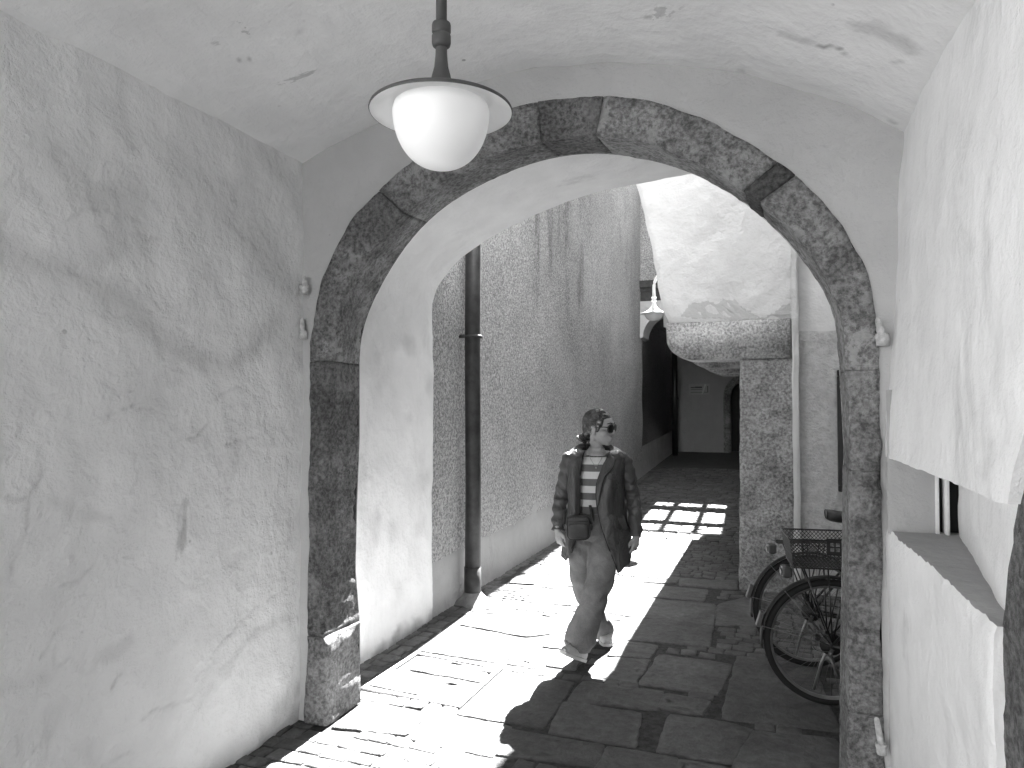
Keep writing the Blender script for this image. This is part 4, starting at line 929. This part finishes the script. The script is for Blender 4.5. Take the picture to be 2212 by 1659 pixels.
# --- striped top
stp = NT('striped_knit'); sep = stp.n('ShaderNodeSeparateXYZ'); stp.l(stp.co, sep.inputs[0])
zc0_ = 1.42; ph = stp.math('FRACT', stp.math('DIVIDE', stp.math('SUBTRACT', sep.outputs[2], .9212), .0925))
stripe = stp.math('MULTIPLY', stp.ramp(ph, .0, .03), stp.ramp(ph, .50, .53, 1, 0)); neck = stp.ramp(sep.outputs[2], 1.345, 1.35)
stripe = stp.math('MULTIPLY', stripe, stp.math('SUBTRACT', 1.0, neck))
rib = stp.n('ShaderNodeTexWave'); rib.inputs['Scale'].default_value = 34; rib.bands_direction = 'X'; stp.l(stp.co, rib.inputs['Vector'])
top_m = stp.done(stp.mix(stripe, .17, .72), .9, stp.bump(stp.math('ADD', stp.math('MULTIPLY', rib.outputs['Fac'], .0015), stp.math('MULTIPLY', stp.noise(7, 3), .02)), 1.0), spec=.1)
tp_ = MB()
tr = [(974, .062, .060, 1290), (982, .080, .066, 1289), (992, .125, .088, 1288), (1005, .150, .102, 1287), (1030, .155, .118, 1285), (1050, .146, .120, 1284), (1075, .132, .105, 1282), (1092, .130, .104, 1281), (1104, .132, .104, 1280)]
def tpf(u, v):
    k = v*(len(tr)-1); i = min(int(k), len(tr)-2); t = k-i; y, a, b_, cx = [lerp(p, q, t) for p, q in zip(tr[i], tr[i+1])]
    c = P(cx, y); th = u*6.2832; dip = (.035 if v < .12 else .012)*max(0, -math.sin(th))*(1-v)
    return (c.x + a*math.cos(th), c.y - .005 + b_*math.sin(th), c.z - dip)
tp_.grid(tpf, 40, 40, cu=True, flip=True); shirt = tp_.build('striped_top', top_m, who); mod(shirt, 'SOLIDIFY', thickness=.006, offset=1)
nk = MB(); nk.tube(smooth_pts([P(1268, 972, .055), P(1276, 992, .105), P(1287, 1006, .132), P(1298, 992, .105), P(1304, 974, .055)], 20), .0016, 6); nk.ball(P(1287, 1010, .137), .006, nu=8, nv=6); nk.build('necklace', simple('necklace_metal', .35, .3, metal=.6), who)
# --- wide jeans
je = MB()
je.tube([P(1281, 1096, .0), P(1281, 1108, .0), P(1279, 1130, .0), P(1279, 1152, .0), P(1278, 1168, .01)], [(.128, .104), (.133, .110), (.142, .122), (.146, .126), (.12, .10)], 28, ref=(0,1,0))
n0_ = len(je.v)
fr_ = smooth_pts([P(1298, 1140, .02), P(1302, 1180, .07), P(1299, 1222, .11), P(1290, 1262, .135), P(1278, 1305, .14), P(1262, 1350, .15), P(1251, 1382, .155), P(1248, 1398, .155)], 60)
je.tube(fr_, [interp([(0,.082),(.18,.094),(.36,.090),(.5,.080),(.66,.092),(.82,.104),(.94,.088),(1,.076)], k/59) for k in range(60)], 36)
n1_ = len(je.v)
bk_ = smooth_pts([P(1260, 1140, .0), P(1255, 1190, .0), P(1257, 1240, -.04), P(1265, 1278, -.09), P(1284, 1322, -.20), P(1299, 1346, -.27), P(1305, 1369, -.31)], 50)
je.tube(bk_, [interp([(0,.082),(.25,.088),(.5,.076),(.62,.072),(.85,.070),(1,.062)], k/49) for k in range(50)], 32)
def folds(v0, path, m, k):                    # drapery: slanting folds at the thigh, knee and hem
    n_ = len(path)
    for i in range(n_):
        t = i/(n_-1); amp = .0018 + .0045*math.exp(-((t-.5)/.11)**2) + .004*math.exp(-((t-.92)/.08)**2) + .004*math.exp(-((t-.1)/.1)**2)
        for j in range(m):
            q = Vector(je.v[v0+i*m+j]); d_ = (q-path[i]); L = d_.length
            f = math.sin(q.z*62 + q.x*38*(1 if k else -1) + 5*fbm((q.x*5, q.y*5, q.z*5+k), 2))*amp + fbm((q.x*8, q.y*8, q.z*3+k), 2)*.007
            je.v[v0+i*m+j] = tuple(q + d_/L*f)
folds(n0_, fr_, 36, 0); folds(n1_, bk_, 32, 1)
jeans = je.build('jeans', denim, who); mod(jeans, 'REMESH', mode='VOXEL', voxel_size=.005, use_smooth_shade=True); mod(jeans, 'SMOOTH', factor=.5, iterations=5)
tx = bpy.data.textures.new('cloth_folds', 'CLOUDS'); tx.noise_scale = .09; tx.noise_depth = 3; tx.noise_basis = 'BLENDER_ORIGINAL'
mod(jeans, 'DISPLACE', texture=tx, strength=.012, mid_level=.5, texture_coords='LOCAL')
dt = MB(); dt.tube([P(1281, 1097, .107), P(1281, 1120, .124)], .004, 6); dt.ball(P(1279, 1100, .110), (.009, .004, .009), None, 10, 6)
ws = [P(1281, 1099, 0) + Vector((.133*math.cos(a), .109*math.sin(a), 0)) for a in [k*6.2832/30 for k in range(30)]]; dt.loop(ws, .006, 6); dt.build('fly_and_waistband', denim, jeans)
# --- jacket
cols = [
 [(1263,973,.055),(1258,988,.095),(1253,1030,.135),(1252,1080,.145),(1251,1112,.15),(1243,1160,.15),(1234,1192,.14)],
 [(1250,970,.03),(1240,986,.085),(1238,1030,.15),(1238,1085,.155),(1236,1115,.15),(1230,1155,.15),(1222,1210,.11)],
 [(1245,966,-.01),(1223,984,.0),(1224,1030,.02),(1226,1085,.02),(1222,1125,.02),(1219,1160,.02),(1213,1199,.01)],
 [(1254,960,-.055),(1240,977,-.08),(1236,1030,-.13),(1237,1085,-.13),(1233,1125,-.14),(1231,1160,-.15),(1229,1196,-.16)],
 [(1287,957,-.08),(1287,970,-.11),(1287,1030,-.155),(1288,1085,-.145),(1290,1125,-.155),(1291,1160,-.17),(1292,1200,-.18)],
 [(1316,960,-.055),(1332,977,-.08),(1336,1030,-.13),(1337,1085,-.13),(1341,1125,-.14),(1344,1160,-.15),(1347,1200,-.16)],
 [(1324,966,-.01),(1352,985,.0),(1349,1030,.02),(1347,1085,.02),(1352,1125,.02),(1358,1160,.02),(1363,1206,.01)],
 [(1322,972,.03),(1338,987,.085),(1324,1030,.15),(1318,1085,.16),(1326,1120,.16),(1336,1160,.16),(1349,1222,.12)],
 [(1315,975,.055),(1310,990,.095),(1293,1028,.145),(1287,1058,.155),(1290,1100,.16),(1303,1153,.165),(1334,1236,.15)],
]
NR, NC = 56, 72
rows_ = [smooth_pts([P(*q) for q in c], NR+1) for c in cols]
jk = MB()
def jf(u, v):
    r = int(round(v*NR)); ring = [c[r] for c in rows_]; n_ = len(ring)-1; x = u*n_; i = min(int(x), n_-1); t = x-i
    Pp = [ring[0]*2-ring[1]] + ring + [ring[-1]*2-ring[-2]]; a, b_, c, d_ = Pp[i:i+4]
    q = 0.5*((2*b_) + (c-a)*t + (2*a-5*b_+4*c-d_)*t*t + (3*b_-a-3*c+d_)*t**3)
    ctr = P(1286, 1030); o_ = Vector((q.x-ctr.x, q.y-ctr.y, 0)); o_ = o_.normalized() if o_.length > 1e-4 else o_
    f = fbm((q.x*9, q.y*9, q.z*3.2), 4)*.018 + fbm((q.x*5+3, q.y*5, q.z*14), 3)*.007
    return q + o_*f*min(1, v*6)
jk.grid(jf, NC, NR, flip=False)
jacket = jk.build('jacket', jackm, who); mod(jacket, 'SOLIDIFY', thickness=.009, offset=0); mod(jacket, 'SUBSURF', levels=1, render_levels=1)
def sleeve(path, rad, k):
    b = MB(); pts = smooth_pts(path, 44); m = 22
    vs0 = len(b.v); b.tube(pts, [interp(rad, i/43) for i in range(44)], m, ref=(0, 1, 0), cap=False)
    for i in range(44):
        c = pts[i]; t = i/43
        for j in range(m):
            q = Vector(b.v[i*m+j]); d_ = (q-c).normalized(); wv = math.sin(t*52 + 2.2*fbm((q.x*6, q.y*6, q.z*6+k), 2) + 1.5*math.sin(j/m*6.283+k))
            f = wv*.0062*(0.4+0.9*t) + fbm((q.x*14, q.y*14, q.z*20+k), 3)*.007
            b.v[i*m+j] = tuple(q + d_*f)
    inner = [tuple(pts[-1] + (Vector(b.v[43*m+j])-pts[-1])*.8 + Vector((0,0,.02))) for j in range(m)]
    b.add(inner, []); n0 = len(b.v)-m; b.f += [(43*m+j, 43*m+(j+1) % m, n0+(j+1) % m, n0+j) for j in range(m)]
    top = [tuple(pts[0] + (Vector(b.v[j])-pts[0])*.5 - (pts[1]-pts[0]).normalized()*.03) for j in range(m)]; n1 = len(b.v); b.v += top
    b.f += [((j+1) % m, j, n1+j, n1+(j+1) % m) for j in range(m)] + [tuple(n1+j for j in range(m))]
    s_ = b.build('sleeve', jackm, jacket); mod(s_, 'SUBSURF', levels=1, render_levels=1); return s_
sleeve([P(1240, 987, -.01), P(1229, 998, .0), P(1222, 1030, .0), P(1213, 1070, -.015), P(1208, 1108, .02), P(1205, 1146, .055)], [(0,.050),(.12,.060),(.3,.054),(.55,.050),(.8,.046),(1,.042)], 0)
sleeve([P(1337, 988, -.01), P(1347, 999, .0), P(1357, 1030, .0), P(1365, 1070, -.015), P(1370, 1112, .02), P(1372, 1159, .05)], [(0,.050),(.12,.060),(.3,.054),(.55,.051),(.8,.047),(1,.043)], 5)
cl = MB(); c_path = [P(1255, 984, .11), P(1246, 974, .055), P(1245, 963, -.02), P(1262, 956, -.085), P(1287, 954, -.105), P(1312, 957, -.085), P(1326, 968, -.02), P(1327, 978, .055), P(1318, 990, .11)]
ins_ = [P(1257, 990, .10), P(1256, 978, .04), P(1258, 968, -.03), P(1268, 964, -.07), P(1287, 962, -.082), P(1308, 964, -.07), P(1317, 970, -.03), P(1318, 980, .04), P(1316, 992, .10)]
out_ = [P(1246, 990, .115), P(1235, 980, .05), P(1236, 972, -.03), P(1256, 966, -.10), P(1287, 964, -.125), P(1318, 966, -.10), P(1336, 975, -.03), P(1338, 983, .05), P(1328, 994, .12)]
ca, cb, cc = smooth_pts(ins_, 41), smooth_pts(c_path, 41), smooth_pts(out_, 41)
cl.grid(lambda u, v: (lambda i, w: (ca[i].lerp(cb[i], w*2) if w <= .5 else cb[i].lerp(cc[i], w*2-1)) + Vector((0, 0, fbm((i*.3, w*3, 0), 2)*.006)))(int(round(u*40)), v), 40, 8)
co_ = cl.build('collar', jackm, jacket); mod(co_, 'SOLIDIFY', thickness=.006, offset=0); mod(co_, 'SUBSURF', levels=1, render_levels=1)
# folded right lapel, dark zips along both front edges, pocket flaps
lp_ = MB(); la = smooth_pts([P(1314, 978, .09), P(1303, 1004, .15), P(1293, 1026, .165), P(1288, 1056, .172), P(1289, 1090, .172)], 24); lb = smooth_pts([P(1330, 990, .11), P(1322, 1012, .165), P(1306, 1030, .18), P(1297, 1060, .182), P(1291, 1092, .176)], 24)
lp_.grid(lambda u, v: la[int(round(u*23))].lerp(lb[int(round(u*23))], v) + Vector((0, -.004*math.sin(v*3.14), 0)), 23, 5); q_ = lp_.build('lapel', jackm, jacket); mod(q_, 'SOLIDIFY', thickness=.006, offset=0)
zp = MB()
for c in (cols[0], cols[8]): zp.tube([Vector(p)+Vector((0, -.006, 0)) for p in smooth_pts([P(*q) for q in c], 30)], .0045, 6)
zp.tube(lb, .0042, 6)
zp.build('zip', simple('black_zip', .012, .5), jacket)
pf = MB()
pf.grid(lambda u, v: (lambda uu, vv: Vector(jf(uu, vv)) + Vector((.0, -.010, 0)))(lerp(.885, .765, u), .625 + v*(.10 + .05*(1-abs(u-.35)*1.5))), 14, 8)
q_ = pf.build('pocket_flap', jackm, jacket); mod(q_, 'SOLIDIFY', thickness=.006, offset=0)
# --- shoes
def shoe(heel, toe, up, name='shoe', wide=.048):
    ax = (toe-heel); L = ax.length; ax.normalize(); sd = ax.cross(up).normalized(); up2 = sd.cross(ax).normalized()
    b = MB(); so_ = MB()
    def W(t): return wide*interp([(0,.55),(.06,.72),(.2,.78),(.42,.78),(.68,1.0),(.85,.94),(.95,.66),(1,.38)], t)
    def Ht(t): return interp([(0,.052),(.12,.068),(.25,.072),(.42,.066),(.6,.05),(.8,.040),(.93,.032),(1,.014)], t)
    def f(u, v):
        a = u*math.pi; w = W(v); h = Ht(v); return heel + ax*(v*L) + sd*(-math.cos(a)*w*(1 if a < 0 else 1)) + up2*(.022 + h*math.sin(a)**.75 + fbm((u*5, v*7, 1), 3)*.003)
    b.grid(f, 16, 26); b.f.append(tuple(range(17)))
    b.f.append(tuple(26*17+i for i in range(16, -1, -1)))
    o_ = b.build(name, shoe_m, who)
    pts = []; n_ = 26
    for i in range(n_+1): pts.append((i/n_, 1))
    ring = [(i/n_, 1) for i in range(n_+1)] + [((n_-i)/n_, -1) for i in range(n_+1)]
    lo_ = [heel + ax*(t*L*1.02-.004) + sd*(s_*(W(t)*1.06+.003)) for t, s_ in ring]; m = len(lo_)
    so_.add(lo_ + [p + up2*.020 for p in lo_], [(i, (i+1) % m, m+(i+1) % m, m+i) for i in range(m)] + [tuple(range(m-1,-1,-1)), tuple(range(m, 2*m))])
    so_.build('sole', sole_m, o_, smooth=False)
    lc = MB()
    for t in (.46, .54, .62): lc.tube([heel+ax*(t*L)+sd*(-.6*W(t))+up2*(.02+Ht(t)*.86), heel+ax*(t*L)+up2*(.026+Ht(t)), heel+ax*(t*L)+sd*(.6*W(t))+up2*(.02+Ht(t)*.86)], .0035, 6)
    lc.build('lace', sole_m, o_)
h1 = P(1256, 1416, .12); h1.z = .016
shoe(h1, h1 + Vector((-.14, -.175, .105)), Vector((-.1, -.35, 1)))
h2 = P(1306, 1370, -.42); h2.z = .06
shoe(h2, Vector((h2.x-.022, h2.y-.235, .004)), Vector((0, 0, 1)))
# --- small crossbody bag
bgp = P(1248, 1138, .205)
bag = thing('shoulder_bag', Vector((0,0,0)), 0, label='small dark leather crossbody bag hanging at the walking woman\'s hip', category='bag')
bag.location = ploc + Matrix.Rotation(YAW, 3, 'Z') @ bgp; bag.rotation_euler = (R(4), R(-2), YAW - R(4))
b = MB()
def bagf(u, v, w=.079, h=.080, d_=.030, n_=4.5):
    th = u*6.2832; ph_ = (v-.5)*math.pi*.999; s1 = lambda a, e: math.copysign(abs(a)**e, a)
    return (w*s1(math.cos(th), 2/n_)*s1(math.cos(ph_), 2/n_*.8), h*0 + d_*s1(math.sin(ph_), .55), h*s1(math.sin(th), 2/n_)*s1(math.cos(ph_), 2/n_*.8))
b.grid(bagf, 48, 24, cu=True); b.build('bag_body', leather, bag)
b = MB(); b.grid(lambda u, v: (lambda q: (q[0], q[1]-.010, q[2]-.017))(bagf(u, v, .068, .054, .028)), 40, 20, cu=True); b.build('front_pocket', leather, bag)
b = MB(); b.tube([(-.070,-.027,.044),(0,-.033,.046),(.070,-.027,.044)], .0026, 6); b.loop([(.072*math.copysign(abs(math.cos(a))**.45, math.cos(a)), -.029, .074*math.copysign(abs(math.sin(a))**.45, math.sin(a))) for a in [k*6.2832/40 for k in range(40)]], .0028, 6); b.build('piping', simple('black_trim', .02, .4), bag)
for pts_ in ([(.080,0,-.02),(.090,.012,.04),(.092,.05,.085),(.085,.10,.12)], [(-.080,0,-.01),(-.086,.015,.05),(-.082,.06,.10)]): MB().tube(smooth_pts(pts_, 14), [(.010,.003)]*14, 8).build('strap', leather, bag)
# ------------------------------------------------------------------ bicycles (local frame: x forward, z up, origin under the rear hub)
tyre_m = simple('tyre_rubber', .009, .8, .2, 30, .002); rim_m = simple('grey_rim', .22, .35, .1, metal=.7); spoke_m = simple('spoke_steel', .16, .35, .05, metal=.8)
frame_m = simple('black_frame', .011, .3, .1, spec=.6); steel = simple('worn_steel', .28, .4, .2, metal=.7); plast = simple('black_plastic', .012, .5, .1); red_m = simple('dark_reflector', .05, .35, .1, spec=.5); clear_m = simple('silver_reflector', .08, .5, .1, spec=.3); sad_m = simple('saddle_leather', .028, .45, .15)
RW, TR = .338, .0195
def wheel(par, x, rear, yoff=0.0):
    w = thing('wheel', (x, 0, RW+TR), 0); w.parent = par
    b = MB(); n = 72; vs = []
    b.grid(lambda u, v: ((RW-.004+TR*math.cos(v*6.2832)*1.05)*math.cos(u*6.2832), TR*math.sin(v*6.2832), (RW-.004+TR*math.cos(v*6.2832)*1.05)*math.sin(u*6.2832)), n, 12, cu=True); b.build('tyre', tyre_m, w)
    b = MB(); pr = [(-.012,.002),(-.013,-.012),(-.006,-.024),(.006,-.024),(.013,-.012),(.012,.002)]
    b.grid(lambda u, v: (lambda p: ((RW-.008+p[1])*math.cos(u*6.2832), p[0], (RW-.008+p[1])*math.sin(u*6.2832)))(pr[int(round(v*5))]), n, 5, cu=True); b.build('rim', rim_m, w)
    b = MB(); N = 36
    for k in range(N):
        sidey = .028 if k % 2 else -.028; a1 = k*6.2832/N; a0 = a1 + (.9 if (k//2) % 2 else -.9)
        b.tube([(.024*math.cos(a0), sidey, .024*math.sin(a0)), ((RW-.03)*math.cos(a1), 0, (RW-.03)*math.sin(a1))], .0011, 4, ref=(0,1,0))
    b.build('spoke_set', spoke_m, w)
    b = MB(); b.lathe([(0,-.055),(.010,-.055),(.012,-.04),(.030,-.032),(.030,-.026),(.017,-.02),(.017,.02),(.030,.026),(.030,.032),(.012,.04),(.010,.055),(0,.055)], 20, axis='y'); b.build('hub', steel, w)
    return w
def guard(par, x, a0, a1, name='mudguard'):
    b = MB(); r = RW+TR+.016
    b.grid(lambda u, v: (lambda a, s: (x+(r-.010*abs(s)**2)*math.cos(a), .027*s, RW+TR+(r-.010*abs(s)**2)*math.sin(a)))(lerp(a0, a1, u), v*2-1), 40, 6); g_ = b.build(name, plast, par); mod(g_, 'SOLIDIFY', thickness=.003, offset=0)
    for s in (-1, 1):
        for aa in (a1-.35, a1-1.0) if x < .3 else (a0+.3, a0+.9): MB().tube([(x, s*.06, RW+TR), (x+(r+.0)*math.cos(aa), s*.03, RW+TR+r*math.sin(aa))], .0025, 6).build('stay', spoke_m, g_)
    return g_
def bicycle(loc, rz, lean, lab, basket):
    t = thing('bicycle', loc, 0, label=lab, category='bicycle', group='bicycles parked behind the right pier'); t.rotation_euler = (lean, 0, rz)
    hz = RW+TR; wheel(t, 0, True); wheel(t, 1.06, False)
    bb = Vector((.44, 0, .29)); st_t = Vector((.285, 0, .80)); hd0, hd1 = Vector((.90, 0, .62)), Vector((.86, 0, .84)); hub = Vector((0, 0, hz)); fh = Vector((1.06, 0, hz))
    b = MB(); b.tube([bb, st_t], .0165, 12); b.tube([bb, hd0], .019, 12); b.tube([st_t*.72+bb*.28, hd1*.8+hd0*.2], .016, 12); b.tube([hd0, hd1], .02, 12)
    for s in (-1, 1): b.tube([bb+Vector((-.02, s*.03, 0)), hub+Vector((0, s*.062, 0))], .010, 8); b.tube([st_t*.85+bb*.15+Vector((0, s*.015, 0)), hub+Vector((0, s*.062, 0))], .008, 8)
    b.tube([bb+Vector((0,-.04,0)), bb+Vector((0,.04,0))], .024, 14); b.build('frame', frame_m, t)
    b = MB(); b.tube([hd0, hd0+Vector((.02,0,-.05))], .018, 10)
    for s in (-1, 1): b.tube([hd0+Vector((.02, s*.045, -.04)), hd0+Vector((.07, s*.05, -.16)), fh+Vector((0, s*.052, 0))], [.013,.012,.008], 8)
    b.tube([hd0+Vector((.02,-.045,-.04)), hd0+Vector((.02,.045,-.04))], .014, 8); b.build('fork', frame_m, t)
    b = MB(); hb_ = hd1 + Vector((.0,0,.16)); b.tube([hd1, hb_, hb_+Vector((.05,0,.03))], .013, 10)
    for s in (-1, 1): b.tube(smooth_pts([hb_+Vector((.05,0,.03)), hb_+Vector((.05,s*.10,.05)), hb_+Vector((0,s*.24,.07)), hb_+Vector((-.14,s*.28,.06))], 14), .0115, 8)
    hbr = b.build('handlebar', steel, t)
    for s in (-1, 1): MB().tube([hb_+Vector((-.03,s*.262,.066)), hb_+Vector((-.15,s*.283,.058))], .017, 10).build('grip', plast, hbr)
    b = MB(); b.tube([st_t, st_t+Vector((-.035,0,.13))], .0135, 10); b.build('seat_post', steel, t)
    sc = st_t + Vector((-.045, 0, .165)); b = MB()
    b.grid(lambda u, v: (lambda x, w, a: (sc.x+x, w*math.cos(a), sc.z + (.030*math.sin(a) if a < math.pi else .045*math.sin(a))*(.6+.4*min(1, w/.06)) + .02*max(0, -x/.13)**2))(lerp(-.125, .15, v), interp([(0,.03),(.12,.078),(.3,.084),(.5,.05),(.75,.027),(.95,.022),(1,.008)], v), u*6.2832), 26, 20, cu=True)
    b.f += [tuple(range(26)), tuple(20*26+i for i in range(25, -1, -1))]; b.build('saddle', sad_m, t)
    guard(t, 0, R(8), R(188)); guard(t, 1.06, R(-10), R(140))
    b = MB(); ring = [(bb.x+.085*math.cos(a), -.055, bb.z+.085*math.sin(a)) for a in [k*6.2832/40 for k in range(40)]]; b.loop(ring, .006, 6)
    for k in range(5): b.tube([(bb.x, -.055, bb.z), (bb.x+.08*math.cos(k*1.2566), -.055, bb.z+.08*math.sin(k*1.2566))], .006, 6)
    b.tube([(bb.x,-.07,bb.z),(bb.x+.15,-.085,bb.z-.07)], .009, 8); b.tube([(bb.x,.06,bb.z),(bb.x-.15,.075,bb.z+.07)], .009, 8)
    ck = b.build('crankset', steel, t)
    for c in ((bb.x+.15,-.13,bb.z-.07),(bb.x-.15,.12,bb.z+.07)): MB().box((c[0]-.045,c[1]-.04,c[2]-.012),(c[0]+.045,c[1]+.04,c[2]+.012),.004).build('pedal', plast, ck, smooth=False)
    b = MB(); b.tube([(bb.x,-.055,bb.z+.085),(0,-.045,hz+.05)], .004, 6); b.tube([(bb.x,-.055,bb.z-.085),(.03,-.045,hz-.16),(-.005,-.045,hz-.10)], .004, 6); b.build('chain', plast, t)
    b = MB()
    for i, r in enumerate((.062,.055,.048,.041,.034)): b.lathe([(r-.008,-.036-.0045*i),(r,-.036-.0045*i),(r,-.038-.0045*i),(r-.008,-.038-.0045*i)], 28, (0,0,hz), 'y')
    b.lathe([(0,-.03),(.04,-.03),(.03,-.058),(0,-.058)], 20, (0,0,hz), 'y'); b.build('cassette', plast, t)
    b = MB(); b.tube([(0,-.055,hz-.02),(-.015,-.06,hz-.06)], .012, 8); b.tube([(-.015,-.06,hz-.06),(.03,-.06,hz-.16)], .009, 8)
    for c in ((-.012,-.055,hz-.075),(.03,-.055,hz-.155)): b.lathe([(0,-.004),(.021,-.004),(.021,.004),(0,.004)], 18, c, 'y')
    b.tube(smooth_pts([(-.01,-.07,hz-.03),(-.09,-.075,hz-.02),(-.11,-.07,hz+.05),(-.02,-.06,hz+.09)], 16), .003, 6); b.build('derailleur', simple('derailleur_metal', .14, .4, .2, metal=.6), t)
    b = MB(); b.tube([(.02,.08,hz-.03),(-.02,.13,.18),(-.05,.17,.015)], .009, 8); b.build('kickstand', steel, t)
    # rear rack
    rz_ = hz + RW + TR + .075; b = MB()
    for s in (-.055, 0, .055): b.tube([(.20, s*.6, rz_+.01),(-.20, s, rz_)], .0055, 8)
    b.tube([(-.20,-.055,rz_),(-.20,.055,rz_)], .0055, 8); b.tube([(.0,-.055,rz_),(.0,.055,rz_)], .005, 8)
    for s in (-1, 1):
        for x in (-.15, -.02, .09): b.tube([(x, s*.055, rz_), (.0, s*.066, hz+.02)], .0045, 8)
    rk = b.build('rack', frame_m, t)
    b = MB(); b.box((-.255,-.04,rz_-.075),(-.205,.04,rz_-.012),.008); lt_ = b.build('tail_light', red_m, rk, smooth=False); MB().box((-.262,-.03,rz_-.062),(-.256,.03,rz_-.03),.002).build('lens', clear_m, lt_, smooth=False)
    a = R(163); b = MB(); r = RW+TR+.02; b.box((-.012,-.022,-.045),(.012,.022,.045),.004); mr = b.build('reflector', clear_m, t, smooth=False); mr.location = (r*math.cos(a)-.012, 0, hz+r*math.sin(a)); mr.rotation_euler = (0, R(17), 0)
    if basket:
        bx0, bx1, by, z0, z1 = -.235, .13, .14, rz_+.008, rz_+.168
        bk = thing('basket', (0,0,0)); bk.parent = t
        def bp(x, y, v): s = lerp(.86, 1.0, v); cx = (bx0+bx1)/2; return Vector((cx+(x-cx)*s, y*s, lerp(z0, z1, v)))
        b = MB(); cor = [(bx0,-by),(bx1,-by),(bx1,by),(bx0,by)]
        def rim_(v, r): b.loop([bp(*(Vector(cor[k]).lerp(Vector(cor[(k+1) % 4]), t_/6)), v) for k in range(4) for t_ in range(6)], r, 6)
        rim_(1.0, .0048); rim_(0.0, .004); rim_(.42, .0018); b.build('basket_rim', frame_m, bk)
        b = MB(); zs = 8
        for k in range(4):
            A_, B_ = Vector(cor[k]), Vector(cor[(k+1) % 4]); n_ = int((B_-A_).length/.021)
            for i in range(-zs, n_+1):                     # diagonal mesh both ways
                for sgn in (1, -1):
                    pts = []
                    for (u, v) in ((i/n_, 0), ((i+zs)/n_, 1)):
                        pts.append((u, v))
                    (u0, v0), (u1, v1) = pts
                    if u0 < 0: v0 = -u0/(u1-u0); u0 = 0
                    if u1 > 1: v1 = v0 + (1-u0)/(u1-u0)*(v1-v0); u1 = 1
                    if v1-v0 < .04: continue
                    if sgn < 0: u0, u1 = 1-u0, 1-u1
                    pa, pb_ = A_.lerp(B_, u0), A_.lerp(B_, u1); b.tube([bp(*pa, v0), bp(*pb_, v1)], .0019, 4, ref=(0,1,0), cap=False)
        for i in range(16):
            x = lerp(bx0, bx1, i/15); b.tube([bp(x,-by,0), bp(x,by,0)], .0022, 3, cap=False)
        for i in range(12):
            y = lerp(-by, by, i/11); b.tube([bp(bx0,y,0), bp(bx1,y,0)], .0022, 3, cap=False)
        b.build('wire_mesh', frame_m, bk)
        b = MB(); pc = bp((bx0+bx1)/2+.05, -by, .78) ; b.box((-.042,-.008,-.045),(.042,.003,.045),.003); pl_ = b.build('badge', plast, bk, smooth=False); pl_.location = pc
        b = MB()
        for dx in (-.024, .004):
            for dz in (-.024, .004):
                b.box((dx,-.0105,dz),(dx+.020,-.0075,dz+.020),.001)
        b.box((-.005,-.0115,-.03),(-.001,-.0075,.03)) if False else None
        q_ = b.build('badge_window', simple('badge_glass', .16, .2, .6, 60), bk, smooth=False); q_.location = pc
    return t
g1 = on_g(1793, 1524); g2 = on_g(1752, 1441)
BD = R(9)
bicycle((g1[0], g1[1], 0), BD, R(2), 'black bicycle carrying a wire mesh basket, nearest the right pier', True)
bicycle((g2[0], g2[1], 0), BD + R(4), R(-3), 'black bicycle without a basket, behind the one with the basket', False)
